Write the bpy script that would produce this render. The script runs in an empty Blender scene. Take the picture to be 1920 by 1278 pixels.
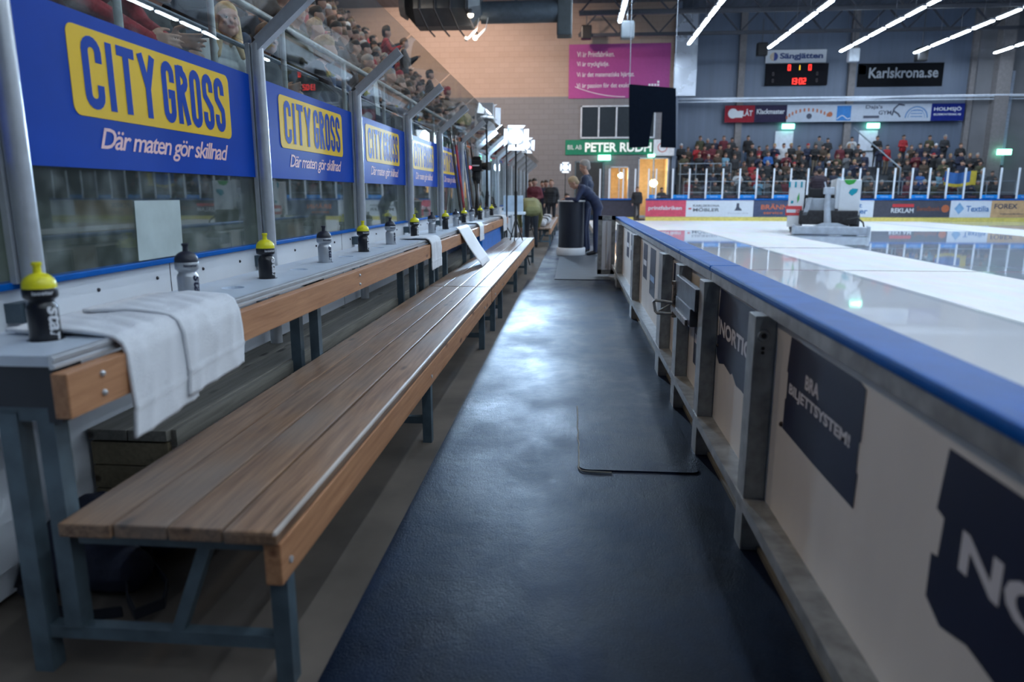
import bpy, bmesh, math, random
from mathutils import Vector, Matrix
import numpy as np
PI = math.pi
D = bpy.data
sc = bpy.context.scene
COL = sc.collection
random.seed(7)

# ---------------------------------------------------------------- camera, world, exposure
cam_d = D.cameras.new('camera'); cam = D.objects.new('camera', cam_d); COL.objects.link(cam)
cam.location = (0, 0, 1.25)
cam.rotation_euler = (math.radians(90 - 11.657), 0, math.radians(4.746))
cam_d.sensor_width = 36; cam_d.lens = 25.0; cam_d.clip_end = 200; cam_d.clip_start = .05
cam_d.dof.use_dof = True; cam_d.dof.focus_distance = 4.6; cam_d.dof.aperture_fstop = 2.0
sc.camera = cam
w = D.worlds.new('world'); sc.world = w; w.use_nodes = True
w.node_tree.nodes['Background'].inputs[0].default_value = (.16, .27, .5, 1)
w.node_tree.nodes['Background'].inputs[1].default_value = .09
sc.view_settings.view_transform = 'Standard'; sc.view_settings.look = 'None'
sc.view_settings.gamma = 1; sc.view_settings.use_curve_mapping = False
sc.view_settings.exposure = 0.22
sc.cycles.max_bounces = 6; sc.cycles.transparent_max_bounces = 24; sc.cycles.sample_clamp_indirect = 6
LUM = 64.0        # strength of the rink strip lamps
FLOOD = 30.0      # brightness of the television lamps' lenses

# ---------------------------------------------------------------- materials
def nodes_of(name):
    m = D.materials.new(name); m.use_nodes = True
    return m, m.node_tree, m.node_tree.nodes['Principled BSDF']
def c4(c): return (c[0], c[1], c[2], 1)
def mat(name, col, rough=.5, metal=0., var=.12, scale=6., bump=0., stretch=(1, 1, 1), col2=None, emit=None, spec=.5, rvar=0.):
    m, t, b = nodes_of(name)
    tc = t.nodes.new('ShaderNodeTexCoord'); mp = t.nodes.new('ShaderNodeMapping')
    mp.inputs['Scale'].default_value = stretch
    t.links.new(tc.outputs['Object'], mp.inputs[0])
    n = t.nodes.new('ShaderNodeTexNoise'); n.inputs['Scale'].default_value = scale; n.inputs['Detail'].default_value = 5
    t.links.new(mp.outputs[0], n.inputs['Vector'])
    r = t.nodes.new('ShaderNodeValToRGB')
    a = col; c = col2 if col2 else tuple(min(1, v * (1 + var)) for v in col)
    if not col2: a = tuple(v * (1 - var) for v in col)
    r.color_ramp.elements[0].position = .32; r.color_ramp.elements[1].position = .68
    r.color_ramp.elements[0].color = c4(a); r.color_ramp.elements[1].color = c4(c)
    t.links.new(n.outputs[0], r.inputs[0]); t.links.new(r.outputs[0], b.inputs['Base Color'])
    b.inputs['Roughness'].default_value = rough; b.inputs['Metallic'].default_value = metal
    b.inputs['Specular IOR Level'].default_value = spec
    if rvar:
        mr = t.nodes.new('ShaderNodeMapRange'); mr.inputs[3].default_value = max(0, rough - rvar); mr.inputs[4].default_value = min(1, rough + rvar)
        t.links.new(n.outputs[0], mr.inputs[0]); t.links.new(mr.outputs[0], b.inputs['Roughness'])
    if bump:
        bp = t.nodes.new('ShaderNodeBump'); bp.inputs['Strength'].default_value = bump; bp.inputs['Distance'].default_value = .01
        t.links.new(n.outputs[0], bp.inputs['Height']); t.links.new(bp.outputs[0], b.inputs['Normal'])
    if emit:
        b.inputs['Emission Color'].default_value = c4(emit[0]); b.inputs['Emission Strength'].default_value = emit[1]
    return m
def wood(name, c1, c2, dark, rough=.45, spec=.5, wear=None):
    m, t, b = nodes_of(name); N = t.nodes.new; L = t.links.new
    tc = N('ShaderNodeTexCoord'); oi = N('ShaderNodeObjectInfo')
    ad = N('ShaderNodeVectorMath'); ad.operation = 'ADD'; L(tc.outputs['Object'], ad.inputs[0])
    sm = N('ShaderNodeVectorMath'); sm.operation = 'SCALE'; sm.inputs[0].default_value = (7, 13, 3); L(oi.outputs['Random'], sm.inputs['Scale'])
    L(sm.outputs[0], ad.inputs[1])
    mp = N('ShaderNodeMapping'); mp.inputs['Scale'].default_value = (26, 1.3, 26); L(ad.outputs[0], mp.inputs[0])
    n = N('ShaderNodeTexNoise'); n.inputs['Scale'].default_value = 2.2; n.inputs['Detail'].default_value = 7; n.inputs['Roughness'].default_value = .62; n.inputs['Distortion'].default_value = .5
    L(mp.outputs[0], n.inputs['Vector'])
    r = N('ShaderNodeValToRGB'); r.color_ramp.elements[0].position = .3; r.color_ramp.elements[1].position = .72
    r.color_ramp.elements[0].color = c4(c1); r.color_ramp.elements[1].color = c4(c2); L(n.outputs[0], r.inputs[0])
    mk = N('ShaderNodeMapping'); mk.inputs['Scale'].default_value = (9, 2.6, 9); L(ad.outputs[0], mk.inputs[0])
    v = N('ShaderNodeTexVoronoi'); v.inputs['Scale'].default_value = 1.0; L(mk.outputs[0], v.inputs['Vector'])
    kr = N('ShaderNodeValToRGB'); kr.color_ramp.elements[0].position = .07; kr.color_ramp.elements[1].position = .17
    kr.color_ramp.elements[0].color = (1, 1, 1, 1); kr.color_ramp.elements[1].color = (0, 0, 0, 1); L(v.outputs['Distance'], kr.inputs[0])
    mx = N('ShaderNodeMix'); mx.data_type = 'RGBA'; L(kr.outputs[0], mx.inputs[0]); L(r.outputs[0], mx.inputs[6]); mx.inputs[7].default_value = c4(dark)
    # broad dirt / grey wear
    n2 = N('ShaderNodeTexNoise'); n2.inputs['Scale'].default_value = 3.5; n2.inputs['Detail'].default_value = 6
    mp2 = N('ShaderNodeMapping'); mp2.inputs['Scale'].default_value = (1, .45, 1); L(ad.outputs[0], mp2.inputs[0]); L(mp2.outputs[0], n2.inputs['Vector'])
    r2 = N('ShaderNodeValToRGB'); r2.color_ramp.elements[0].position = .42; r2.color_ramp.elements[1].position = .7; L(n2.outputs[0], r2.inputs[0])
    m2 = N('ShaderNodeMix'); m2.data_type = 'RGBA'
    sc_ = N('ShaderNodeMath'); sc_.operation = 'MULTIPLY'; sc_.inputs[1].default_value = .75 if wear else .0; L(r2.outputs[0], sc_.inputs[0])
    L(sc_.outputs[0], m2.inputs[0]); L(mx.outputs[2], m2.inputs[6]); m2.inputs[7].default_value = c4(wear or c1)
    L(m2.outputs[2], b.inputs['Base Color'])
    b.inputs['Specular IOR Level'].default_value = spec
    mr = N('ShaderNodeMapRange'); mr.inputs[3].default_value = rough - .12; mr.inputs[4].default_value = rough + .15
    L(n2.outputs[0], mr.inputs[0]); L(mr.outputs[0], b.inputs['Roughness'])
    bp = N('ShaderNodeBump'); bp.inputs['Strength'].default_value = .25; bp.inputs['Distance'].default_value = .003
    L(n.outputs[0], bp.inputs['Height']); L(bp.outputs[0], b.inputs['Normal'])
    return m
def glassmat(name, tint=(.9, .94, .93), rough=.0, haze=.03):
    m = D.materials.new(name); m.use_nodes = True; t = m.node_tree; t.nodes.clear(); N = t.nodes.new; L = t.links.new
    o = N('ShaderNodeOutputMaterial'); mx = N('ShaderNodeMixShader'); f = N('ShaderNodeFresnel'); f.inputs[0].default_value = 1.5
    gm = N('ShaderNodeNewGeometry'); ior = N('ShaderNodeMapRange'); ior.inputs[3].default_value = 1.45; ior.inputs[4].default_value = 1 / 1.45
    L(gm.outputs['Backfacing'], ior.inputs[0]); L(ior.outputs[0], f.inputs[0])
    tr = N('ShaderNodeBsdfTransparent'); tr.inputs[0].default_value = c4(tint)
    g = N('ShaderNodeBsdfGlossy'); g.inputs['Roughness'].default_value = rough
    d = N('ShaderNodeBsdfDiffuse'); d.inputs[0].default_value = (.7, .78, .8, 1); m2 = N('ShaderNodeMixShader')
    n = N('ShaderNodeTexNoise'); n.inputs['Scale'].default_value = 9; n.inputs['Detail'].default_value = 8
    tc = N('ShaderNodeTexCoord'); L(tc.outputs['Object'], n.inputs['Vector'])
    mr = N('ShaderNodeMapRange'); mr.inputs[1].default_value = .45; mr.inputs[2].default_value = .8; mr.inputs[3].default_value = haze * .3; mr.inputs[4].default_value = haze * 2
    L(n.outputs[0], mr.inputs[0]); L(mr.outputs[0], m2.inputs[0])
    L(tr.outputs[0], m2.inputs[1]); L(d.outputs[0], m2.inputs[2])
    L(f.outputs[0], mx.inputs[0]); L(m2.outputs[0], mx.inputs[1]); L(g.outputs[0], mx.inputs[2]); L(mx.outputs[0], o.inputs[0])
    return m
def emis(name, col, s):
    return mat(name, (.02, .02, .02), .5, emit=(col, s), var=0)

# ---------------------------------------------------------------- mesh building
class MB:
    def __init__(s): s.v = []; s.f = []; s.m = []
    def add(s, vs, fs, mi=0):
        o = len(s.v); s.v += [tuple(p) for p in vs]
        for f in fs: s.f.append(tuple(i + o for i in f)); s.m.append(mi)
        return s
    def box(s, x0, x1, y0, y1, z0, z1, mi=0, bev=0.):
        if x0 > x1: x0, x1 = x1, x0
        if y0 > y1: y0, y1 = y1, y0
        if z0 > z1: z0, z1 = z1, z0
        if bev > 0:
            bm = bmesh.new(); bmesh.ops.create_cube(bm, size=1)
            for v in bm.verts: v.co = Vector(((x0 + x1) / 2 + v.co.x * (x1 - x0), (y0 + y1) / 2 + v.co.y * (y1 - y0), (z0 + z1) / 2 + v.co.z * (z1 - z0)))
            bmesh.ops.bevel(bm, geom=list(bm.edges), offset=bev, segments=2, affect='EDGES', profile=.6)
            bm.verts.index_update(); s.add([v.co for v in bm.verts], [[v.index for v in f.verts] for f in bm.faces], mi); bm.free(); return s
        s.add([(x0, y0, z0), (x1, y0, z0), (x1, y1, z0), (x0, y1, z0), (x0, y0, z1), (x1, y0, z1), (x1, y1, z1), (x0, y1, z1)],
              [(3, 2, 1, 0), (4, 5, 6, 7), (0, 1, 5, 4), (1, 2, 6, 5), (2, 3, 7, 6), (3, 0, 4, 7)], mi); return s
    def obox(s, p0, p1, w, h, up=(0, 0, 1), mi=0):
        """beam of section w x h from p0 to p1"""
        p0 = Vector(p0); p1 = Vector(p1); d = (p1 - p0).normalized(); up = Vector(up)
        a = d.cross(up)
        if a.length < 1e-4: a = d.cross(Vector((1, 0, 0)))
        a.normalize(); b = a.cross(d).normalized(); vs = []
        for p in (p0, p1):
            for i, j in ((-1, -1), (1, -1), (1, 1), (-1, 1)): vs.append(p + a * (i * w / 2) + b * (j * h / 2))
        s.add(vs, [(0, 1, 2, 3), (7, 6, 5, 4), (0, 4, 5, 1), (1, 5, 6, 2), (2, 6, 7, 3), (3, 7, 4, 0)], mi); return s
    def tube(s, pts, r, n=10, mi=0, cap=True):
        pts = [Vector(p) for p in pts]; rs = r if isinstance(r, (list, tuple)) else [r] * len(pts); vs = []; prev = None
        for i, p in enumerate(pts):
            d = (pts[min(i + 1, len(pts) - 1)] - pts[max(i - 1, 0)]).normalized()
            if prev is None: a = d.cross(Vector((0, 0, 1)) if abs(d.z) < .9 else Vector((1, 0, 0))).normalized()
            else: a = (prev - d * prev.dot(d)).normalized()
            prev = a; b = d.cross(a)
            for k in range(n): vs.append(p + (a * math.cos(2 * PI * k / n) + b * math.sin(2 * PI * k / n)) * rs[i])
        fs = [(i * n + k, i * n + (k + 1) % n, (i + 1) * n + (k + 1) % n, (i + 1) * n + k) for i in range(len(pts) - 1) for k in range(n)]
        if cap: fs += [tuple(range(n))[::-1], tuple((len(pts) - 1) * n + k for k in range(n))]
        s.add(vs, fs, mi); return s
    def lathe(s, prof, c=(0, 0, 0), n=24, mi=0, cap=True):
        vs = [(c[0] + r * math.cos(2 * PI * k / n), c[1] + r * math.sin(2 * PI * k / n), c[2] + z) for r, z in prof for k in range(n)]
        fs = [(i * n + k, i * n + (k + 1) % n, (i + 1) * n + (k + 1) % n, (i + 1) * n + k) for i in range(len(prof) - 1) for k in range(n)]
        if cap: fs += [tuple(range(n))[::-1], tuple((len(prof) - 1) * n + k for k in range(n))]
        s.add(vs, fs, mi); return s
    def sphere(s, c, r, n=12, mi=0, sc=(1, 1, 1)):
        m = n // 2 + 1
        prof = [(max(1e-4, math.sin(PI * i / m)), -math.cos(PI * i / m)) for i in range(m + 1)]
        vs = [(c[0] + a * r * sc[0] * math.cos(2 * PI * k / n), c[1] + a * r * sc[1] * math.sin(2 * PI * k / n), c[2] + z * r * sc[2]) for a, z in prof for k in range(n)]
        s.add(vs, [(i * n + k, i * n + (k + 1) % n, (i + 1) * n + (k + 1) % n, (i + 1) * n + k) for i in range(m) for k in range(n)], mi); return s
    def prism(s, poly, O, U, V, depth, mi=0):
        """flat outline poly (u,v) at O, extruded by depth along U x V"""
        O = Vector(O); U = Vector(U).normalized(); V = Vector(V).normalized(); Nn = U.cross(V); n = len(poly)
        vs = [O + U * a + V * b for a, b in poly] + [O + U * a + V * b + Nn * depth for a, b in poly]
        s.add(vs, [tuple(range(n))[::-1], tuple(range(n, 2 * n))] + [(i, (i + 1) % n, n + (i + 1) % n, n + i) for i in range(n)], mi); return s
    def ribbon(s, pts, t, O, U, V, off=0., mi=0):
        O = Vector(O); U = Vector(U).normalized(); V = Vector(V).normalized(); Nn = U.cross(V); P = [Vector((a, b)) for a, b in pts]; P = [p for i, p in enumerate(P) if i == 0 or (p - P[i - 1]).length > 1e-4 * max(1, t)]; L = []; R = []
        for i, p in enumerate(P):
            d0 = (P[i] - P[i - 1]).normalized() if i else (P[1] - P[0]).normalized()
            d1 = (P[i + 1] - P[i]).normalized() if i < len(P) - 1 else d0
            n0 = Vector((-d0.y, d0.x)); n1 = Vector((-d1.y, d1.x)); n_ = (n0 + n1)
            n_ = n_.normalized() if n_.length > .1 else n0
            k = t / 2 / max(.5, n_.dot(n0)); L.append(p + n_ * k); R.append(p - n_ * k)
        vs = [O + U * q.x + V * q.y + Nn * off for q in L + R]; n = len(P)
        s.add(vs, [(n + i, n + i + 1, i + 1, i) for i in range(n - 1)], mi); return s

def wloc(o):
    v = Vector((0, 0, 0))
    while o is not None: v += o.location; o = o.parent
    return v
def obj(name, mb, m, parent=None, smooth=False, loc=None):
    me = D.meshes.new(name)
    base = wloc(parent) if parent is not None else Vector(loc or (0, 0, 0))
    me.from_pydata([tuple(Vector(v) - base) for v in mb.v], [], mb.f)
    ms = m if isinstance(m, (list, tuple)) else [m]
    for q in ms: me.materials.append(q)
    if len(ms) > 1:
        for p, i in zip(me.polygons, mb.m): p.material_index = i
    if smooth:
        me.shade_smooth() if hasattr(me, 'shade_smooth') else None
        if smooth != 'all': me.set_sharp_from_angle(angle=math.radians(40))
    me.update()
    o = D.objects.new(name, me); COL.objects.link(o)
    if parent is not None: o.parent = parent
    else: o.location = base
    return o
def tag(o, label, cat, group=None, kind=None):
    o['label'] = label; o['category'] = cat
    if group: o['group'] = group
    if kind: o['kind'] = kind
    return o
def thing(name, label, cat, loc=(0, 0, 0), group=None):
    o = D.objects.new(name, None); COL.objects.link(o); o.location = loc; o.empty_display_size = .1
    return tag(o, label, cat, group)
def one(name, mb, m, label, cat, loc=(0, 0, 0), group=None, smooth=False):
    return tag(obj(name, mb, m, None, smooth, loc), label, cat, group)
def struct(name, mb, m, parent=None, smooth=False):
    o = obj(name, mb, m, parent, smooth)
    if parent is None: o['kind'] = 'structure'
    return o
def dup(root, loc, label=None, rotz=None, swap=None):
    """copy of a thing with its parts and sub-parts; swap = {part name: material}"""
    r = root.copy(); COL.objects.link(r); r.location = loc
    if rotz is not None: r.rotation_euler = (0, 0, rotz)
    if label: r['label'] = label
    def setm(o):
        if swap:
            k = o.name.split('.')[0]
            if k in swap: o.material_slots[0].link = 'OBJECT'; o.material_slots[0].material = swap[k]
    for ch in list(root.children):
        c = ch.copy(); COL.objects.link(c); c.parent = r; setm(c)
        for g in list(ch.children):
            d = g.copy(); COL.objects.link(d); d.parent = c; setm(d)
    return r
_tc = {}
def text_mesh(s, bold=0., shear=0., space=1.):
    k = (s, bold, shear, space)
    if k in _tc: return _tc[k]
    cu = D.curves.new('t', 'FONT'); cu.body = s; cu.offset = bold; cu.shear = shear; cu.space_character = space; cu.resolution_u = 3
    o = D.objects.new('t', cu); COL.objects.link(o); dg = bpy.context.evaluated_depsgraph_get(); dg.update()
    me = D.meshes.new_from_object(o.evaluated_get(dg)); vs = [tuple(v.co) for v in me.vertices]; fs = [tuple(p.vertices) for p in me.polygons]
    D.objects.remove(o); D.curves.remove(cu); D.meshes.remove(me)
    xs = [v[0] for v in vs]; ys = [v[1] for v in vs]
    _tc[k] = (vs, fs, min(xs), max(xs), min(ys), max(ys)); return _tc[k]
def text(mb, s, O, U, V, wd, ht, off=.002, bold=0., shear=0., space=1., mi=0):
    """writing fitted into a wd x ht box whose lower left corner is O"""
    vs, fs, x0, x1, y0, y1 = text_mesh(s, bold, shear, space)
    O = Vector(O); U = Vector(U); V = Vector(V); Nn = U.cross(V)
    mb.add([O + U * ((v[0] - x0) / (x1 - x0) * wd) + V * ((v[1] - y0) / (y1 - y0) * ht) + Nn * off for v in vs], fs, mi)
def rrect(u0, u1, v0, v1, r, n=5):
    P = []
    for cx, cy, a in ((u1 - r, v0 + r, -90), (u1 - r, v1 - r, 0), (u0 + r, v1 - r, 90), (u0 + r, v0 + r, 180)):
        for i in range(n + 1): t = math.radians(a + 90 * i / n); P.append((cx + r * math.cos(t), cy + r * math.sin(t)))
    return P
def arc(cx, cy, r, a0, a1, n=8): return [(cx + r * math.cos(math.radians(a0 + (a1 - a0) * i / n)), cy + r * math.sin(math.radians(a0 + (a1 - a0) * i / n))) for i in range(n + 1)]
def glyph(ch, w):
    h = w / 2
    if ch == 'C': return [[(w, .68), (w, 1 - h)] + arc(h, 1 - h, h, 0, 180) + [(0, h)] + arc(h, h, h, 180, 360) + [(w, .32)]]
    if ch == 'G': return [[(w, .70), (w, 1 - h)] + arc(h, 1 - h, h, 0, 180) + [(0, h)] + arc(h, h, h, 180, 360) + [(w, .47), (w * .45, .47)]]
    if ch == 'O': return [[(0, .5), (0, 1 - h)] + arc(h, 1 - h, h, 180, 0) + [(w, h)] + arc(h, h, h, 0, -180) + [(0, .5)]]
    if ch == 'S': return [[(w, .72), (w, 1 - h)] + arc(h, 1 - h, h, 0, 180) + [(0, .72), (.04 * w, .62), (w * .96, .38), (w, .30), (w, h)] + arc(h, h, h, 0, -180) + [(0, .28)]]
    if ch == 'I': return [[(0, -.07), (0, 1.07)]]
    if ch == 'T': return [[(-.08, 1), (w + .08, 1)], [(h, -.07), (h, 1)]]
    if ch == 'Y': return [[(-.03, 1.07), (h, .48)], [(w + .03, 1.07), (h, .48)], [(h, .55), (h, -.07)]]
    if ch == 'R': return [[(0, -.07), (0, 1.07)], [(0, 1), (w - .15, 1)] + arc(w - .15, .79, .15, 80, -80, 5) + [(w - .15, .58), (0, .58)], [(h * .9, .55), (w + .03, -.07)]]
    return []
def stroke_text(mb, s, O, U, V, wd, ht, t=.145, off=.003):
    adv = []; W = 0
    for ch in s: w_ = {'I': 0., ' ': .0}.get(ch, .30); adv.append((ch, W, w_)); W += w_ + (.27 if ch != ' ' else -.02)
    W -= .27; sx = wd / W * 1.0; O = Vector(O); U = Vector(U); V = Vector(V)
    for ch, x, w_ in adv:
        for pl in glyph(ch, w_):
            off += .00008; mb.ribbon([((x + a) * sx, (b * .86 + .07) * ht) for a, b in pl], t * ht, O, U, V, off)

# ---------------------------------------------------------------- people: one continuous remeshed skin over tapered bones
def capsule(mb, p0, p1, r0, r1, n=10):
    p0 = Vector(p0); p1 = Vector(p1); d = p1 - p0
    if d.length < 1e-5: d = Vector((0, 0, 1e-4)); p1 = p0 + d
    d.normalize(); pts = []; rs = []
    for i in range(4):
        a = PI / 2 * (i + .3) / 4; pts.append(p0 - d * r0 * math.cos(a)); rs.append(r0 * math.sin(a))
    pts.append(p0); rs.append(r0); pts.append(p1); rs.append(r1)
    for i in range(3, -1, -1):
        a = PI / 2 * (i + .3) / 4; pts.append(p1 + d * r1 * math.cos(a)); rs.append(r1 * math.sin(a))
    mb.tube(pts, rs, n)
def remesh(prims, voxel, smooth=2):
    mb = MB()
    for p0, p1, r0, r1, t in prims: capsule(mb, p0, p1, max(r0, voxel * .8), max(r1, voxel * .8), 10)
    me = D.meshes.new('body'); me.from_pydata(mb.v, [], mb.f); o = D.objects.new('tmp', me); COL.objects.link(o)
    rm = o.modifiers.new('r', 'REMESH'); rm.mode = 'VOXEL'; rm.voxel_size = voxel; rm.use_smooth_shade = True
    sm = o.modifiers.new('s', 'SMOOTH'); sm.iterations = smooth; sm.factor = .5
    dg = bpy.context.evaluated_depsgraph_get(); dg.update()
    out = D.meshes.new_from_object(o.evaluated_get(dg)); D.objects.remove(o); D.meshes.remove(me)
    n = len(out.polygons); C = np.zeros(n * 3); out.polygons.foreach_get('center', C); C = C.reshape(-1, 3)
    best = np.full(n, 1e9); idx = np.zeros(n, int)
    for p0, p1, r0, r1, t in prims:
        a = np.array(p0, float); b = np.array(p1, float); ab = b - a; L2 = max(1e-9, ab @ ab)
        u = np.clip((C - a) @ ab / L2, 0, 1); dist = np.linalg.norm(C - (a + u[:, None] * ab), axis=1) - (r0 + (r1 - r0) * u)
        k = dist < best; best[k] = dist[k]; idx[k] = t
    out.polygons.foreach_set('material_index', idx.astype(np.int32)); out.shade_smooth(); return out
SK, TOP, LEG, SHOE, LIP = 0, 1, 2, 3, 4
def hand_prims(wr, fwd, side, palm_n, curl=.35, thumb=1, k=1.0, low=False):
    """wr wrist, fwd finger direction, side = towards the little finger, palm_n = where the palm faces"""
    wr = Vector(wr); f = Vector(fwd).normalized(); s = Vector(side).normalized(); pn = Vector(palm_n).normalized(); P = []
    if low:
        P.append((wr, wr + f * .09, .03, .034, SK)); P.append((wr + f * .09, wr + f * .15 + pn * .02, .03, .02, SK)); return P
    lens = [(.042, .026, .020), (.047, .030, .022), (.043, .028, .021), (.034, .021, .018)]
    for i in range(4):
        o = (i - 1.5) * .0205 * k; b = wr + f * (.088 - abs(i - 1.2) * .004) * k + s * o
        P.append((wr + s * o * .6 + f * .012, b, .0145 * k, .0115 * k, SK)); d = f.copy(); p = b; c = curl * (1 + .15 * i)
        d = (d + s * (i - 1.5) * .09).normalized()
        for j, l in enumerate(lens[i]):
            d = (d * math.cos(c) + pn * math.sin(c)).normalized(); q = p + d * l * k; P.append((p, q, (.0098 - j * .0009) * k, (.009 - j * .0009) * k, SK)); p = q
    t0 = wr + f * .022 - s * .020; t1 = t0 + (f * .6 - s * .75 + pn * .35).normalized() * .042 * k; t2 = t1 + (f * .9 - s * .35 + pn * .3).normalized() * .032 * k; t3 = t2 + (f * .95 - s * .1 + pn * .3).normalized() * .026 * k
    P += [(t0, t1, .016 * k, .0125 * k, SK), (t1, t2, .0115 * k, .0105 * k, SK), (t2, t3, .0105 * k, .0085 * k, SK)]
    return P
def rotv(v, axis, a): return Matrix.Rotation(a, 3, axis) @ Vector(v)
def head_prims(h, look=(1, 0, 0), tilt=0., k=1.):
    """h = centre of the skull; face points along look (in local frame)"""
    f = Vector(look).normalized(); up = (Vector((0, 0, 1)) - f * f.z).normalized(); l = up.cross(f); h = Vector(h)
    g = lambda a, b, c: h + f * a * k + l * b * k + up * c * k
    P = [(g(-.018, 0, .03), g(.012, 0, .03), .088 * k, .080 * k, SK), (g(.02, 0, -.03), g(.045, 0, -.085), .068 * k, .038 * k, SK),
         (g(.02, .025, -.06), g(.02, -.025, -.06), .05 * k, .05 * k, SK), (g(.082, 0, .012), g(.103, 0, -.024), .010 * k, .014 * k, SK),
         (g(.078, .038, .026), g(.078, -.038, .026), .014 * k, .014 * k, SK), (g(.066, .034, -.025), g(.066, .034, -.03), .024 * k, .02 * k, SK), (g(.066, -.034, -.025), g(.066, -.034, -.03), .024 * k, .02 * k, SK),
         (g(0, .083, .005), g(-.008, .09, -.03), .015 * k, .011 * k, SK), (g(0, -.083, .005), g(-.008, -.09, -.03), .015 * k, .011 * k, SK),
         (g(.080, .016, -.057), g(.080, -.016, -.057), .0085 * k, .0085 * k, LIP)]
    return P, g
def body_prims(J, coat=1.0, low=True, hands=None, look=(1, 0, 0)):
    P = []; V = lambda k: Vector(J[k]); c = coat
    lat = (V('shl') - V('shr')).normalized(); hl = (V('hipl') - V('hipr')).normalized()
    ax = lambda k, w, r, t: P.append((V(k) + lat * w, V(k) - lat * w, r, r, t))
    P.append((V('pelvis') + hl * .075, V('pelvis') - hl * .075, .112 * c, .112 * c, TOP))
    ax('waist', .06, .108 * c, TOP); ax('chest', .085, .118 * c, TOP)
    m = (V('waist') + V('chest')) / 2; P.append((m + lat * .07, m - lat * .07, .112 * c, .112 * c, TOP))
    m = (V('waist') + V('pelvis')) / 2; P.append((m + lat * .07, m - lat * .07, .11 * c, .11 * c, TOP))
    P.append((V('shl') - lat * .03, V('shr') + lat * .03, .072 * c, .072 * c, TOP))
    P.append((V('chest'), V('neck') , .10, .062, TOP)); P.append((V('neck'), V('head') - Vector((0, 0, .04)), .052, .05, SK))
    for s in 'lr':
        P.append((V('sh' + s), V('el' + s), .062 * c, .048 * c, TOP)); P.append((V('el' + s), V('wr' + s), .048 * c, .036 * c, TOP))
        P.append((V('wr' + s), V('wr' + s) + (V('wr' + s) - V('el' + s)).normalized() * .02, .026, .025, SK))
        P.append((V('hip' + s), V('kn' + s), .088, .06, LEG)); P.append((V('kn' + s), V('an' + s), .058, .042, LEG))
        P.append((V('an' + s) + Vector((0, 0, -.02)), V('to' + s), .042, .036, SHOE))
        if hands and s in hands: P += hand_prims(**hands[s])
        else:
            d = (V('wr' + s) - V('el' + s)).normalized(); P += hand_prims(V('wr' + s), d, (0, 1, 0), (0, 0, -1), low=True)
    hp, g = head_prims(J['head'], look); P += hp
    return P, g
STAND = dict(pelvis=(0, 0, .96), waist=(0, 0, 1.12), chest=(0, 0, 1.32), neck=(-.01, 0, 1.47), head=(.02, 0, 1.65), shl=(0, .18, 1.43), shr=(0, -.18, 1.43),
             ell=(-.03, .25, 1.16), elr=(-.03, -.25, 1.16), wrl=(.08, .24, .93), wrr=(.08, -.24, .93), hipl=(0, .09, .92), hipr=(0, -.09, .92),
             knl=(.02, .10, .50), knr=(.02, -.10, .50), anl=(-.03, .11, .09), anr=(-.03, -.11, .09), tol=(.13, .13, .036), tor=(.13, -.13, .036))
SIT = dict(pelvis=(0, 0, .12), waist=(.0, 0, .28), chest=(.03, 0, .48), neck=(.05, 0, .63), head=(.10, 0, .81), shl=(.04, .18, .59), shr=(.04, -.18, .59),
           ell=(.10, .25, .33), elr=(.10, -.25, .33), wrl=(.32, .12, .24), wrr=(.32, -.12, .24), hipl=(.02, .09, .09), hipr=(.02, -.09, .09),
           knl=(.45, .11, .10), knr=(.45, -.11, .10), anl=(.44, .12, -.34), anr=(.44, -.12, -.34), tol=(.58, .13, -.395), tor=(.58, -.13, -.395))
def pose(base, **kw): d = dict(base); d.update(kw); return d
def slots(o, ms):
    for i, m in enumerate(ms): o.material_slots[i].link = 'OBJECT'; o.material_slots[i].material = m
def person(label, J, ms, hair, loc, yaw, voxel=.009, coat=1., hands=None, look=(1, 0, 0), hairp=None, eyes=True, name='person', cat='person', group=None, smooth=2):
    root = thing(name, label, cat, loc, group); root.rotation_euler = (0, 0, yaw)
    P, g = body_prims(J, coat, hands=hands, look=look); me = remesh(P, voxel, smooth)
    while len(me.materials) < 5: me.materials.append(None)
    b = D.objects.new('body', me); COL.objects.link(b); b.parent = root; slots(b, ms)
    k = 1
    HP = [(g(*a), g(*c), r0, r1, 0) for a, c, r0, r1 in hairp] if hairp else [(g(-.035, 0, .045), g(-.01, 0, .06), .09, .086, 0), (g(-.05, 0, -.01), g(-.05, 0, -.02), .07, .06, 0)]
    hm = remesh(HP, max(.008, voxel), 1); hm.materials.clear(); hm.materials.append(hair)
    h = D.objects.new('hair', hm); COL.objects.link(h); h.parent = root
    if eyes:
        for s in (1, -1):
            mb = MB(); c = g(.078, .031 * s, .008); mb.sphere(c, .0115, 10)
            e = D.meshes.new('eye'); e.from_pydata(mb.v, [], mb.f); e.materials.append(M['eye']); e.shade_smooth(); eo = D.objects.new('eye', e); COL.objects.link(eo); eo.parent = root
            mb = MB(); c = g(.0855, .031 * s, .008); mb.sphere(c, .0062, 8)
            e = D.meshes.new('pupil'); e.from_pydata(mb.v, [], mb.f); e.materials.append(M['black']); eo2 = D.objects.new('pupil', e); COL.objects.link(eo2); eo2.parent = eo
    return root

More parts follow.
